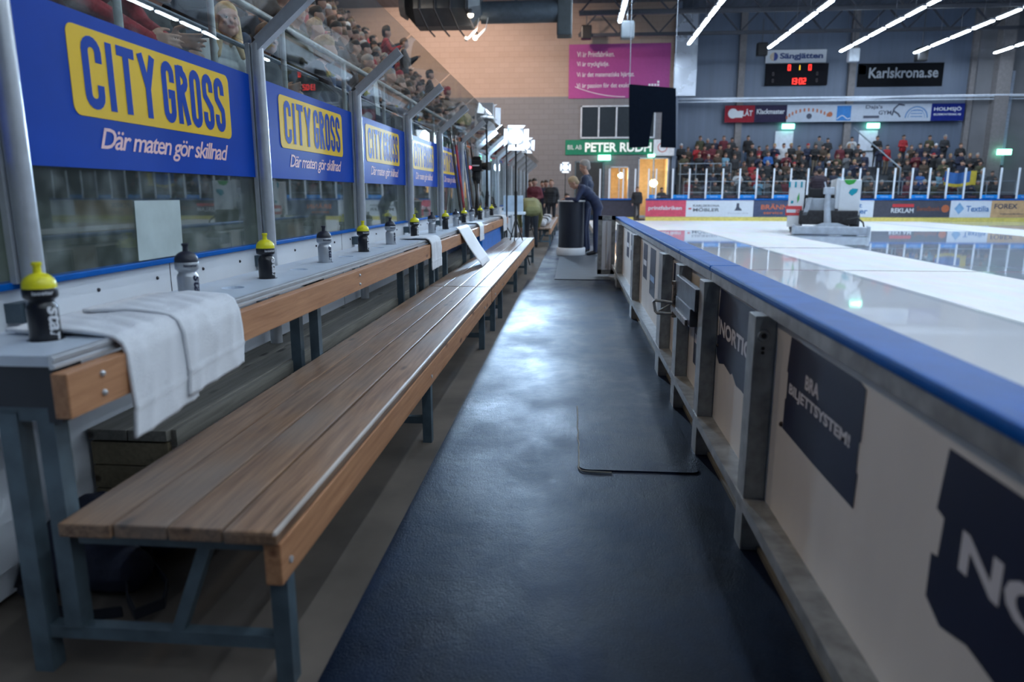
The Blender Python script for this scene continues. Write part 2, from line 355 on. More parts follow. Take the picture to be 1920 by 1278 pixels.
M = {}
M['eye'] = mat('eye_white', (.75, .75, .72), .3, var=.02)
M['black'] = mat('black_plastic', (.012, .013, .016), .4)
M['concrete'] = mat('concrete', (.115, .095, .08), .75, var=.35, scale=2.2, bump=.2, spec=.35, rvar=.12)
M['mat2'] = mat('rubber_mat', (.0035, .0075, .022), .42, scale=2.6, col2=(.006, .013, .036), bump=.8, rvar=.2, spec=.13, stretch=(1, .6, 1))
def carpet():
    m, t, b = nodes_of('rubber_mat'); N = t.nodes.new; L = t.links.new; tc = N('ShaderNodeTexCoord')
    def noise(sc_, det, ro=.5, st=(1, 1, 1)):
        mp = N('ShaderNodeMapping'); mp.inputs['Scale'].default_value = st; L(tc.outputs['Object'], mp.inputs[0])
        n = N('ShaderNodeTexNoise'); n.inputs['Scale'].default_value = sc_; n.inputs['Detail'].default_value = det; n.inputs['Roughness'].default_value = ro; L(mp.outputs[0], n.inputs['Vector']); return n
    a = noise(1.6, 11, .66, (1, .7, 1)); g = noise(170, 3)
    r = N('ShaderNodeValToRGB'); e = r.color_ramp.elements; e[0].position = .42; e[0].color = (.0012, .0030, .011, 1); e[1].position = .68; e[1].color = (.008, .018, .048, 1); L(a.outputs[0], r.inputs[0]); L(r.outputs[0], b.inputs['Base Color'])
    mr = N('ShaderNodeMapRange'); mr.inputs[1].default_value = .35; mr.inputs[2].default_value = .7; mr.inputs[3].default_value = .34; mr.inputs[4].default_value = .62; L(a.outputs[0], mr.inputs[0]); L(mr.outputs[0], b.inputs['Roughness'])
    b.inputs['Specular IOR Level'].default_value = .11; b.inputs['Specular Tint'].default_value = (.55, .75, 1, 1)
    bp = N('ShaderNodeBump'); bp.inputs['Strength'].default_value = .45; bp.inputs['Distance'].default_value = .004; L(g.outputs[0], bp.inputs['Height'])
    b2 = N('ShaderNodeBump'); b2.inputs['Strength'].default_value = .5; b2.inputs['Distance'].default_value = .02; L(a.outputs[0], b2.inputs['Height']); L(bp.outputs[0], b2.inputs['Normal']); L(b2.outputs[0], b.inputs['Normal']); return m
M['carpet'] = carpet()
M['plank'] = wood('bench_wood', (.10, .05, .028), (.33, .20, .12), (.035, .016, .010), .40, .5, wear=(.20, .170, .152))
M['fascia'] = wood('fascia_wood', (.34, .155, .075), (.52, .27, .14), (.13, .045, .02), .5, .4)
M['greywood'] = wood('grey_wood', (.16, .15, .13), (.26, .25, .22), (.05, .045, .04), .6, .3)
M['olivewood'] = wood('siding_wood', (.20, .16, .10), (.30, .25, .16), (.07, .05, .03), .6, .3)
M['galv'] = mat('galvanised_steel', (.30, .33, .34), .4, .35, scale=14, var=.3, rvar=.12)
M['galvpaint'] = mat('frame_steel', (.085, .125, .155), .5, .25, scale=10, var=.25)
M['alu'] = mat('aluminium', (.55, .58, .62), .3, .45, scale=20, var=.06)
M['white'] = mat('white_board', (.78, .83, .90), .35, var=.05, scale=3)
M['cream'] = mat('cream_board', (.66, .66, .63), .4, var=.09, scale=2.4, stretch=(1, 1, .4))
M['shelf'] = mat('shelf_laminate', (.60, .68, .78), .3, var=.06, scale=5)
M['blue'] = mat('blue_plastic', (.0, .10, .42), .42, var=.12, scale=9, spec=.08)
M['bannerblue'] = mat('banner_blue', (.0, .048, .36), .5, var=.05, scale=4, spec=.12)
M['yellow'] = mat('banner_yellow', (.80, .52, .04), .5, var=.04, scale=4, spec=.12)
M['pinkish'] = mat('slogan_pink', (.78, .50, .50), .5, var=.1, scale=40)
M['navy'] = mat('sticker_navy', (.012, .018, .05), .4, var=.1)
M['letter'] = mat('letter_pale', (.62, .64, .68), .5, var=.03)
M['towel'] = mat('towel_terry', (.76, .79, .84), .95, var=.02, scale=320, bump=.5, spec=.1)
M['glass'] = glassmat('rink_glass', (.88, .92, .90), haze=.07)
M['worn'] = wood('worn_edge', (.34, .30, .27), (.52, .48, .45), (.2, .15, .12), .5, .4)
M['glassclear'] = glassmat('clear_glass', (.93, .95, .94), haze=.018)
M['glassfar'] = glassmat('far_glass', (.93, .95, .95), haze=.01)
M['bottleblack'] = mat('bottle_black', (.012, .013, .018), .3)
M['bottlesilver'] = mat('bottle_silver', (.42, .45, .49), .35, .4)
M['capyellow'] = mat('cap_yellow', (.80, .74, .02), .35, var=.04)
M['capblack'] = mat('cap_black', (.02, .024, .04), .45)

# ================================================================ THE SETTING
def ice_material():
    m, t, b = nodes_of('ice'); N = t.nodes.new; L = t.links.new
    tc = N('ShaderNodeTexCoord'); sp = N('ShaderNodeSeparateXYZ'); L(tc.outputs['Object'], sp.inputs[0])
    nz = N('ShaderNodeTexNoise'); nz.inputs['Scale'].default_value = .6; L(tc.outputs['Object'], nz.inputs['Vector'])
    def step(src, a, b_, inv=False):
        r = N('ShaderNodeMapRange'); r.inputs[1].default_value = a; r.inputs[2].default_value = b_
        r.inputs[3].default_value = 1 if inv else 0; r.inputs[4].default_value = 0 if inv else 1; L(src, r.inputs[0]); return r.outputs[0]
    def op(o, a, b_):
        q = N('ShaderNodeMath'); q.operation = o; L(a, q.inputs[0]); L(b_, q.inputs[1]); return q.outputs[0]
    x, y = sp.outputs[0], sp.outputs[1]
    dry1 = op('MULTIPLY', step(x, 5.0, 5.2), step(x, 7.55, 7.7, True))
    dry2 = op('MULTIPLY', step(x, 15.4, 15.6), step(x, 18.3, 18.6, True))
    far = op('MULTIPLY', step(y, 29.0, 29.6), step(x, 15.3, 15.6, True))
    ahead = op('MULTIPLY', op('MULTIPLY', step(y, 26.2, 26.6), step(x, 7.5, 7.7)), step(x, 10.3, 10.5, True))
    dry = op('MAXIMUM', op('MAXIMUM', dry1, dry2), op('MAXIMUM', far, ahead))
    col = N('ShaderNodeMix'); col.data_type = 'RGBA'; L(dry, col.inputs[0]); col.inputs[6].default_value = (.56, .65, .78, 1); col.inputs[7].default_value = (.88, .91, .95, 1)
    sc1 = N('ShaderNodeTexNoise'); sc1.inputs['Scale'].default_value = 2.5; sc1.inputs['Detail'].default_value = 9
    mp = N('ShaderNodeMapping'); mp.inputs['Scale'].default_value = (1, .3, 1); L(tc.outputs['Object'], mp.inputs[0]); L(mp.outputs[0], sc1.inputs['Vector'])
    c2 = N('ShaderNodeMix'); c2.data_type = 'RGBA'; c2.blend_type = 'MULTIPLY'; c2.inputs[0].default_value = .25; L(col.outputs[2], c2.inputs[6]); L(sc1.outputs['Color'], c2.inputs[7])
    near = step(x, 4.9, 5.1, True)   # the strip along the boards is wet over white ice
    c3 = N('ShaderNodeMix'); c3.data_type = 'RGBA'; L(op('MULTIPLY', near, step(y, 18., 21., True)), c3.inputs[0]); L(c2.outputs[2], c3.inputs[6]); c3.inputs[7].default_value = (.80, .85, .92, 1)
    L(c3.outputs[2], b.inputs['Base Color'])
    rr = N('ShaderNodeMapRange'); rr.inputs[3].default_value = .035; rr.inputs[4].default_value = .42; L(dry, rr.inputs[0]); L(rr.outputs[0], b.inputs['Roughness'])
    b.inputs['Specular IOR Level'].default_value = .75; b.inputs['IOR'].default_value = 1.4
    b.inputs['Subsurface Weight'].default_value = 0
    return m
ICE = -.17
mb = MB(); mb.box(.78, 27, -6, 40, ICE - .1, ICE); struct('floor_ice', mb, ice_material())
# painted lines frozen into the ice
mb = MB(); mb.box(.8, 27, 13.95, 14.02, ICE, ICE + .0015); struct('trim_1', mb, mat('ice_line_red', (.45, .28, .36), .15, var=.1))
mb = MB(); mb.box(4.0, 27, 19.8, 20.0, ICE, ICE + .0015); struct('trim_2', mb, mat('ice_line_blue', (.40, .50, .66), .1, var=.1))
mb = MB(); mb.box(-22, .78, -3, 46, -.12, 0); struct('floor', mb, M['concrete'])
mb = MB(); mb.box(-.64, .675, -2, 10.5, 0, .006); mb.box(-.55, .675, 10.5, 30, 0, .006)
one('floor_mat', mb, M['carpet'], 'long dark navy rubber mat running down the players corridor', 'mat')
mb = MB(); mb.box(-.24, .585, 10.55, 17.5, .006, .016)
one('floor_mat', mb, mat('mat_patch', (.03, .045, .07), .55, bump=.4, scale=5), 'thinner grey blue mat laid across the corridor before the podium', 'mat')
def patch():
    mb = MB(); P = rrect(.055, .60, 3.1, 4.1, .04)
    mb.prism(P, (0, 0, .006), (1, 0, 0), (0, 1, 0), .006)
    return mb
one('mat_patch', patch(), M['carpet'], 'rectangular patch of rubber let into the dark mat near the boards', 'mat')
mb = MB(); random.seed(3); pts = [(.052 + random.uniform(-.004, .004), y, .011) for y in np.linspace(4.1, 3.12, 16)] + [(.06, 3.09, .011), (.10, 3.08, .011), (.2, 3.075, .011)]
mb.tube(pts, .0035, 5); one('frayed_seam', mb, mat('frayed_thread', (.30, .30, .28), .9), 'frayed pale seam along the edge of the rubber patch', 'seam')

WY = 45.0
tan = mat('wall_brick_tan', (.34, .235, .18), .85, var=.10, scale=1.2)
def brick(name, c1, c2, mortar, sx=1.0):
    m, t, b = nodes_of(name); N = t.nodes.new; L = t.links.new; tc = N('ShaderNodeTexCoord'); mp = N('ShaderNodeMapping')
    mp.inputs['Rotation'].default_value = (PI / 2, 0, 0); L(tc.outputs['Object'], mp.inputs[0])
    k = N('ShaderNodeTexBrick'); k.inputs['Scale'].default_value = sx; k.inputs['Mortar Size'].default_value = .012; k.inputs['Brick Width'].default_value = .6; k.inputs['Row Height'].default_value = .3
    k.inputs['Color1'].default_value = c4(c1); k.inputs['Color2'].default_value = c4(c2); k.inputs['Mortar'].default_value = c4(mortar); L(mp.outputs[0], k.inputs[0])
    L(k.outputs[0], b.inputs['Base Color']); b.inputs['Roughness'].default_value = .85; return m
tanb = brick('tan_block_wall', (.31, .235, .20), (.29, .22, .185), (.25, .185, .155))
greyb = brick('grey_block_wall_blue_lit', (.155, .16, .18), (.145, .15, .165), (.12, .12, .13))  # grey blocks; bluish tint painted in for the television lamps' blue light
mb = MB(); mb.box(-30, 5.85, WY, WY + .3, 7.0, 13.5); struct('wall_back', mb, tanb)
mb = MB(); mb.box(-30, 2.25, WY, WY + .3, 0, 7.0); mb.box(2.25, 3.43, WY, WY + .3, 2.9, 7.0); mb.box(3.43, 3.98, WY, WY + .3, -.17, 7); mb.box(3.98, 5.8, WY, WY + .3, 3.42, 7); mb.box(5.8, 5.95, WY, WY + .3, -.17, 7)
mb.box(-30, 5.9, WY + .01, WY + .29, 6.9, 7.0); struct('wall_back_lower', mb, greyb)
mb = MB(); mb.box(5.85, 7.15, WY - .2, WY + .3, 6.95, 11.5); struct('trim_3', mb, mat('pale_steel_panel', (.52, .58, .68), .28, .5, var=.1, scale=.8, rvar=.1))
blueg = mat('blue_grey_sheet', (.12, .155, .225), .5, .1, var=.07, scale=.7, stretch=(6, 1, .3), spec=.6)
mb = MB(); mb.box(5.9, 24.3, 48, 48.3, -.5, 13); mb.box(5.9, 6.2, WY, 48, -.5, 13); struct('wall_far', mb, blueg)
mb = MB(); mb.box(24.3, 34, 47.6, 47.9, -.5, 13); struct('wall_far_corner', mb, mat('corner_sheet', (.16, .165, .185), .6, var=.12, scale=.8))
mb = MB()
for x in (10.39, 17.06, 24.2): mb.box(x - .2, x + .2, 47.75, 48, -.5, 12.5)
mb.box(25.2, 26.0, 47.0, 47.6, -.5, 12.5)
struct('trim_4', mb, mat('pilaster', (.20, .19, .20), .6))
mb = MB(); mb.box(26.2, 26.4, 47.4, 47.6, 3, 8.5); struct('trim_5', mb, mat('ribbed_duct', (.55, .62, .72), .3, .6, stretch=(1, 1, 12), scale=3, var=.3))
mb = MB(); mb.box(-32, -31.7, -6, 46, -.2, 15); struct('wall_left', mb, mat('dark_sheet', (.06, .06, .065), .8))
mb = MB(); mb.box(34, 34.3, -6, 48, -.5, 13); struct('wall_right', mb, blueg)
roof = mat('roof_sheet', (.10, .115, .15), .6, .2, var=.25, scale=1.0, stretch=(5, .3, 1))
mb = MB(); mb.box(-32, 34.3, -10, 48.3, 12.2, 12.4); struct('ceiling', mb, roof)
mb = MB()
for y in (33.5, 38.5, 43.5):
    for x0, x1 in ((0.2, 34),):
        mb.box(x0, x1, y - .08, y + .08, 10.05, 10.22); mb.box(x0, x1, y - .08, y + .08, 11.3, 11.45)
        n = 15
        for i in range(n):
            a = x0 + (x1 - x0) * i / n; b_ = x0 + (x1 - x0) * (i + .5) / n; c_ = x0 + (x1 - x0) * (i + 1) / n
            mb.obox((a, y, 10.15), (b_, y, 11.35), .08, .08); mb.obox((b_, y, 11.35), (c_, y, 10.15), .08, .08)
struct('ceiling_truss', mb, mat('truss_paint', (.045, .05, .065), .5, .3))
# white cable tray / beam across the far wall
mb = MB(); mb.box(6.2, 34, 47.1, 47.25, 7.0, 7.1); mb.box(6.2, 34, 47.1, 47.2, 6.84, 6.90)
struct('trim_6', mb, mat('tray_white', (.55, .62, .72), .4, .3))
mb = MB(); mb.tube([(6.3 + i * 1.4, 46.2, 6.98 - .22 * math.sin(min(1, i / 10.) * PI) if i < 10 else 6.98) for i in range(20)], .045, 6)
one('hanging_cable', mb, mat('cable_white', (.6, .65, .75), .5), 'white cable sagging in front of the far wall above the banners', 'cable')
# far doors (pale) high behind the bleachers
for i, x in enumerate((13.3, 18.43)):
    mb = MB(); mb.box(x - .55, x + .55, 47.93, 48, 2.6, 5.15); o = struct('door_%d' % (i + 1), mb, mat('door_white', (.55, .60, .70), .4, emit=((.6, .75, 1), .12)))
    mb = MB(); mb.box(x - .5, x + .5, 47.86, 47.95, 3.86, 3.93); obj('push_bar', mb, M['galvpaint'], o)
# warm lit lobby behind the glass entrances
warm = mat('lobby_wall', (.62, .50, .34), .8)
for i, (x0, x1, zt) in enumerate(((2.25, 3.43, 2.9), (3.98, 5.8, 3.42))):
    mb = MB(); y0 = WY + .3; mb.box(x0 - .1, x0, y0, y0 + 2.4, -.17, zt); mb.box(x1, x1 + .1, y0, y0 + 2.4, -.17, zt); mb.box(x0, x1, y0 + 2.4, y0 + 2.5, -.17, zt); mb.box(x0, x1, y0, y0 + 2.4, zt, zt + .1); mb.box(x0, x1, y0, y0 + 2.4, -.27, -.17)
    struct('wall_lobby_%d' % (i + 1), mb, warm)
    mb = MB(); f = .07; yy = WY - .03
    for a in (x0, (x0 + x1) / 2 - f / 2, x1 - f): mb.box(a, a + f, yy, WY + .05, -.17, zt)
    mb.box(x0, x1, yy, WY + .05, zt - f, zt); mb.box(x0, x1, yy, WY + .05, -.17, -.02)
    o = struct('door_%d' % (i + 3), mb, mat('door_frame_steel', (.45, .52, .6), .4, .5))
    mb = MB(); mb.box(x0, x1, WY + .01, WY + .02, -.1, zt - f); obj('door_glass', mb, M['glassfar'], o)
    t_ = thing('pendant_lamp', ('small warm pendant bulb in the narrow lobby doorway', 'bright warm diamond pendant in the wide lobby doorway')[i], 'lamp', ((x0 + x1) / 2 + .15, WY + 1.0, zt - .1), 'lobby lamps')
    zc = zt - (1.25, 1.5)[i] * (.4 if i == 0 else 1)
    mb = MB(); mb.sphere(((x0 + x1) / 2 + .15, WY + 1.0, zc), (.17, .24)[i], 10); obj('bulb', mb, emis('bulb_warm', (1, .74, .38), 22), t_, True)
    mb = MB(); mb.tube([((x0 + x1) / 2 + .15, WY + 1.0, zc), ((x0 + x1) / 2 + .15, WY + 1.0, zt)], .012, 5); obj('cord', mb, M['black'], t_)
    ld = D.lights.new('lamp', 'POINT'); ld.energy = 60; ld.color = (1, .72, .42); ld.shadow_soft_size = .2; lo = D.objects.new('lamp_light', ld); COL.objects.link(lo); lo.parent = t_; lo.location = (0, -.5, -.5)
mb = MB(); mb.box(.2, 1.82, WY - .06, WY - .01, 0, 3.15); o = struct('door_5', mb, mat('door_dark', (.02, .022, .026), .5))
mb = MB(); mb.box(.12, .2, WY - .08, WY, 0, 3.22); mb.box(1.82, 1.9, WY - .08, WY, 0, 3.22); mb.box(.12, 1.9, WY - .08, WY, 3.15, 3.22); obj('door_frame', mb, M['galvpaint'], o)
# upper window of the hall office
mb = MB(); mb.box(.45, 4.85, WY - .02, WY - .005, 4.62, 6.4); o = struct('window_1', mb, mat('window_dark', (.012, .02, .03), .35, spec=.25))
mb = MB()
for a in (.42, 1.47, 2.53, 4.8): mb.box(a, a + .09, WY - .1, WY - .02, 4.6, 6.45)
mb.box(.42, 4.89, WY - .1, WY - .02, 4.55, 4.64); mb.box(.42, 4.89, WY - .1, WY - .02, 6.38, 6.46); obj('window_frame', mb, mat('window_frame_grey', (.45, .52, .60), .5), o)

# ================================================================ THE CORRIDOR LEFT: glass wall
PX = -1.66; PY = [2.07 + 1.765 * i for i in range(15)]
mb = MB(); mb.box(-1.755, -1.735, 0, 30, .02, .962); struct('wall_corridor', mb, M['white'])
mb = MB(); mb.box(-1.762, -1.705, 0, 30, .962, .984, bev=.004); struct('trim_7', mb, M['blue'])
mb = MB()
for i in range(40):
    y = .95 + .38 * i
    if y < 15:
        mb.sphere((-1.734, y, .905), .008, 6); mb.sphere((-1.734, y + .01, .12), .008, 6)
for y in (2.95, 5.3, 8.8): mb.box(-1.7345, -1.733, y, y + .003, .03, .96)
struct('trim_8', mb, mat('bolt_dark', (.05, .05, .06), .4, .6))
mb = MB(); mb.box(-2.06, -1.98, 0, 30, 0, 1.42); struct('wall_stand', mb, mat('stand_front', (.10, .115, .09), .8, var=.2))
tilt = Vector((.36, 0, .30)).normalized()
def arm_pole(first):
    t = thing('glass_post', 'x', 'post', (PX, 0, 0), 'posts of the corridor glass wall')
    mb = MB(); mb.tube([(PX, 0, .02), (PX, 0, 2.02)], .033, 20); mb.box(PX - .05, PX - .03, -.035, .035, .98, 2.02); obj('pole', mb, M['alu'], t, True)
    mb = MB(); b0 = Vector((PX, 0, 2.0)); mb.obox(b0, b0 + tilt * .46, .06, .045, up=(-.64, 0, .77), mi=0); mb.obox(b0 + tilt * .02 + Vector((-.02, 0, .03)), b0 + tilt * .46 + Vector((-.02, 0, .03)), .02, .02, up=(-.64, 0, .77))
    obj('arm', mb, M['alu'], t)
    mb = MB(); mb.box(PX - .075, PX - .02, -.045, .045, .86, .92); obj('clamp', mb, M['galvpaint'], t); mb = MB(); mb.box(PX - .075, PX - .02, -.06, .06, .62, .67); mb.tube([(PX, .055, .645), (PX, -.055, .645)], .014, 8); obj('clamp', mb, M['galvpaint'], t)
    return t
ap = arm_pole(True)
far_words = ['nearest the camera beside the first yellow capped bottle', 'between the first and second supermarket banners', 'between the second and third supermarket banners', 'between the third and fourth supermarket banners', 'between the fourth and fifth supermarket banners',
             'at the far end of the fifth supermarket banner', 'just behind the television camera', 'right beyond the television camera', 'third beyond the television camera', 'fourth beyond the television camera', 'fifth beyond the television camera']
for i, y in enumerate(PY):
    lab = 'round aluminium glass post with angled arm, ' + (far_words[i] if i < len(far_words) else ['fourth', 'third', 'second', 'very'][i - 11] + ' last down the corridor')
    o = ap if i == 0 else dup(ap, (PX, y, 0))
    o.location = (PX, y, 0); o['label'] = lab
for i in range(-1, 14):
    y0 = PY[i] + .03 if i >= 0 else .6; y1 = PY[i + 1] - .03
    t = thing('rink_glass', 'clear safety glass pane ' + (('left of the first post' if i < 0 else 'carrying the %s supermarket banner' % ['first', 'second', 'third', 'fourth', 'fifth'][i]) if i < 5 else '%s of the panes beyond the banners' % ['first', 'second', 'third', 'fourth', 'fifth', 'sixth', 'seventh', 'eighth', 'ninth'][i - 5]), 'glass pane', (-1.72, y0, .98), 'panes of the corridor glass wall')
    mb = MB(); mb.box(-1.726, -1.714, y0, y1, .984, 2.0); obj('glass', mb, M['glass'], t)
    mb = MB(); b0 = Vector((-1.70, 0, 2.02)); a = b0 + Vector((0, y0, 0)); b_ = b0 + Vector((0, y1, 0)); n = Vector((-.64, 0, .77)) * .008; e = tilt * .62
    mb.add([a, b_, b_ + e, a + e, a + n, b_ + n, b_ + e + n, a + e + n], [(0, 1, 2, 3), (7, 6, 5, 4), (0, 4, 5, 1), (1, 5, 6, 2), (2, 6, 7, 3), (3, 7, 4, 0)])
    obj('tilted_glass', mb, M['glassclear'], t)
# banners
U = (0, 1, 0); V = (0, 0, 1)
slog = 'Där maten gör skillnad'
def banner(i, y0, y1, yr0, lab, full=True):
    t = thing('banner', lab, 'banner', (-1.70, y0, 1.34), 'supermarket banners on the glass wall')
    mb = MB(); mb.box(-1.712, -1.700, y0, y1, 1.34, 1.865); obj('backing', mb, M['bannerblue'], t)
    if full:
        mb = MB(); mb.prism(rrect(0, 1.15, 0, .30, .035), (-1.700, yr0, 1.518), U, V, .002); obj('yellow_plate', mb, M['yellow'], t)
        mb = MB(); stroke_text(mb, 'CITY', (-1.698, yr0 + .085, 1.547), U, V, .405, .245, t=.15, off=.001); stroke_text(mb, 'GROSS', (-1.698, yr0 + .575, 1.547), U, V, .50, .245, t=.15, off=.001)
        obj('lettering', mb, M['bannerblue'], t)
        mb = MB(); text(mb, slog, (-1.700, yr0 + .12, 1.388), U, V, .98, .098, off=.001, bold=.012, shear=.35, space=.86); obj('slogan', mb, M['pinkish'], t)
    return t
nth = ['first', 'second', 'third', 'fourth', 'fifth']
banner(-1, .6, PY[0] - .04, 0, 'plain blue end of a banner left of the first glass post', False)
for i in range(5):
    banner(i, PY[i] + (.035 if i else -.02), PY[i + 1] - .035, PY[i] + .335, 'blue and yellow supermarket banner hung on the glass, %s one from the camera' % nth[i])
mb = MB(); mb.prism([(2.70, .99), (3.03, .99), (3.04, 1.225), (2.71, 1.225)], (-1.7125, 0, 0), U, V, .001)
one('paper_sheet', mb, mat('paper_pale', (.42, .50, .50), .6), 'pale paper sheet taped to the glass under the first banner', 'paper')

# ================================================================ BENCHES
FR = [1.60, 3.45, 5.69]
def bench(name_, label, y0, y1, frames, n_=4, x0=-1.262, x1=-.695, top=.451, shelf=True, grp='wooden team benches'):
    t = thing('team_bench', label, 'bench', ((x0 + x1) / 2, (y0 + y1) / 2, 0), grp); pw = (x1 - x0) / n_
    for k in range(n_):
        a = x0 + k * pw; e = .003; sk = [0, .006, .004, -.004][k % 4]
        mb = MB(); mb.box(a + e, a + pw - e, y0 + sk, y1, top - .036, top, bev=.004 if k < n_ - 1 else .009); 
        ms = M['plank']
        if k == n_ - 1:
            ms = [M['plank'], M['worn']]
            for i, f in enumerate(mb.f):
                if all(mb.v[q][0] > a + pw - e - .0125 and mb.v[q][2] > top - .0125 for q in f): mb.m[i] = 1
        obj('seat_plank', mb, ms, t)
    mb = MB(); mb.box(x1 - .045, x1 - .001, y0 + .012, y1, top - .150, top - .038, bev=.004); obj('front_board', mb, M['fascia'], t)
    for f in frames: mb = MB(); mb.tube([(x1 - .003, f, top - .105), (x1 + .004, f, top - .105)], .009, 8); obj('bolt', mb, M['alu'], t)
    for f in frames:
        fr = MB(); w_ = .024
        if shelf:
            fr.box(-1.41, -.70, f - .018, f + .018, .100, .135); fr.box(-1.41, -1.36, f - w_, f + w_, 0, .72); fr.box(-1.309, -1.263, f - w_, f + w_, .135, .84)
            fr.box(-1.41, -1.262, f - .02, f + .02, .70, .745)
        else: fr.box(x0 + .05, x1 - .02, f - .018, f + .018, .10, .135); fr.box(x0 + .05, x0 + .095, f - w_, f + w_, 0, top - .04)
        fr.box(x1 - .048, x1 - .003, f - w_, f + w_, 0, top - .150); fr.box(x0 + .02, x1 - .02, f - .02, f + .02, top - .075, top - .037)
        fr.obox(((x0 + x1) / 2 + .08, f, top - .04), ((x0 + x1) / 2 - .03, f, .13), .032, .032, up=(0, 1, 0))
        obj('leg_frame', fr, M['galvpaint'], t)
    return t
bench('b', 'worn brown wooden team bench nearest the camera in the corridor', 1.535, 6.20, FR)
bench('b', 'farther section of the long wooden team bench, with a white sheet on it', 6.225, 13.5, [6.5, 7.2, 9.2, 11.3, 13.3])
bench('b', 'distant wooden bench beyond the podium with bags lying on it', 17.3, 25.5, [17.6, 20, 22.5, 25], 3, -.95, -.50, .451, False)
# bottle shelf
SZ = .872; BY = [1.75, 2.48, 3.16, 3.945, 4.71, 5.44, 6.30, 7.10, 7.88, 8.6, 9.27, 10.0, 10.9, 11.75, 12.5, 13.1]
HX = -1.392
def shelf_top():
    mb = MB(); x0, x1 = -1.575, -1.236; y = 1.56; holes = []
    for b_ in BY:
        holes.append(b_)
        k = BY.index(b_)
        if k < len(BY) - 1: holes.append((b_ + BY[k + 1]) / 2)
    ys = [1.56] + [(holes[i] + holes[i + 1]) / 2 for i in range(len(holes) - 1)] + [13.4]
    n = 20; r = .0455
    for i, hy in enumerate(holes):
        y0, y1 = ys[i], ys[i + 1]; vs = []; vo = []
        for k in range(n):
            a = 2 * PI * k / n; c, s = math.cos(a), math.sin(a); vs.append((HX + r * c, hy + r * s, SZ))
            tx = ((x1 - HX) / c if c > 1e-6 else (x0 - HX) / c if c < -1e-6 else 1e9); ty = ((y1 - hy) / s if s > 1e-6 else (y0 - hy) / s if s < -1e-6 else 1e9); q = min(tx, ty)
            vo.append((HX + q * c, hy + q * s, SZ))
        mb.add(vs + vo, [(k, n + k, n + (k + 1) % n, (k + 1) % n) for k in range(n)])
        for cx, cy in ((x1, y1), (x0, y1), (x0, y0), (x1, y0)):
            ang = math.atan2(cy - hy, cx - HX) % (2 * PI); k = int(ang / (2 * PI) * n) % n
            mb.add([vo[k], (cx, cy, SZ), vo[(k + 1) % n]], [(0, 1, 2)])
        mb.add([(p[0], p[1], SZ - .02) for p in vs] + vs, [(k, (k + 1) % n, n + (k + 1) % n, n + k) for k in range(n)])
    mb.box(x0, x1, 1.56, 13.4, SZ - .026, SZ - .020); mb.box(x0, x1, 1.553, 1.56, SZ - .026, SZ); mb.box(x0 - .006, x0, 1.556, 13.4, SZ - .026, SZ)
    return mb
t = thing('bottle_shelf', 'long pale shelf with round bottle holes and a wooden front beam beside the bench', 'shelf', (-1.40, 1.56, SZ))
obj('shelf_top', shelf_top(), M['shelf'], t)
mb = MB(); mb.box(-1.236, -1.226, 1.55, 13.4, SZ - .032, SZ + .002); mb.box(-1.226, -1.221, 1.55, 13.4, SZ - .012, SZ - .003); mb.box(-1.226, -1.221, 1.55, 13.4, SZ - .030, SZ - .022); obj('edge_channel', mb, M['alu'], t)
for a, b_ in ((1.535, 6.04), (6.075, 9.02), (9.05, 13.35)):
    mb = MB(); mb.box(-1.225, -1.183, a, b_, .722, .834, bev=.004); obj('front_beam', mb, M['fascia'], t)
for y in (1.66, 3.9, 6.2, 8.2):
    for z in (.755, .805): mb = MB(); mb.sphere((-1.182, y, z), .0085, 8); obj('bolt', mb, M['alu'], t, True)
mb = MB(); mb.box(-1.56, -1.24, 1.565, 1.60, .74, .845); mb.box(-1.27, -1.235, 1.57, 1.66, .70, .845); mb.box(-1.56, -1.52, 1.58, 13.3, .80, .845)
for f in (1.6, 3.45, 5.69, 7.2, 9.2, 11.3, 13.2): mb.box(-1.56, -1.236, f - .02, f + .02, .80, .846); 
obj('bracket', mb, mat('bracket_dark', (.03, .035, .045), .45, .4), t)

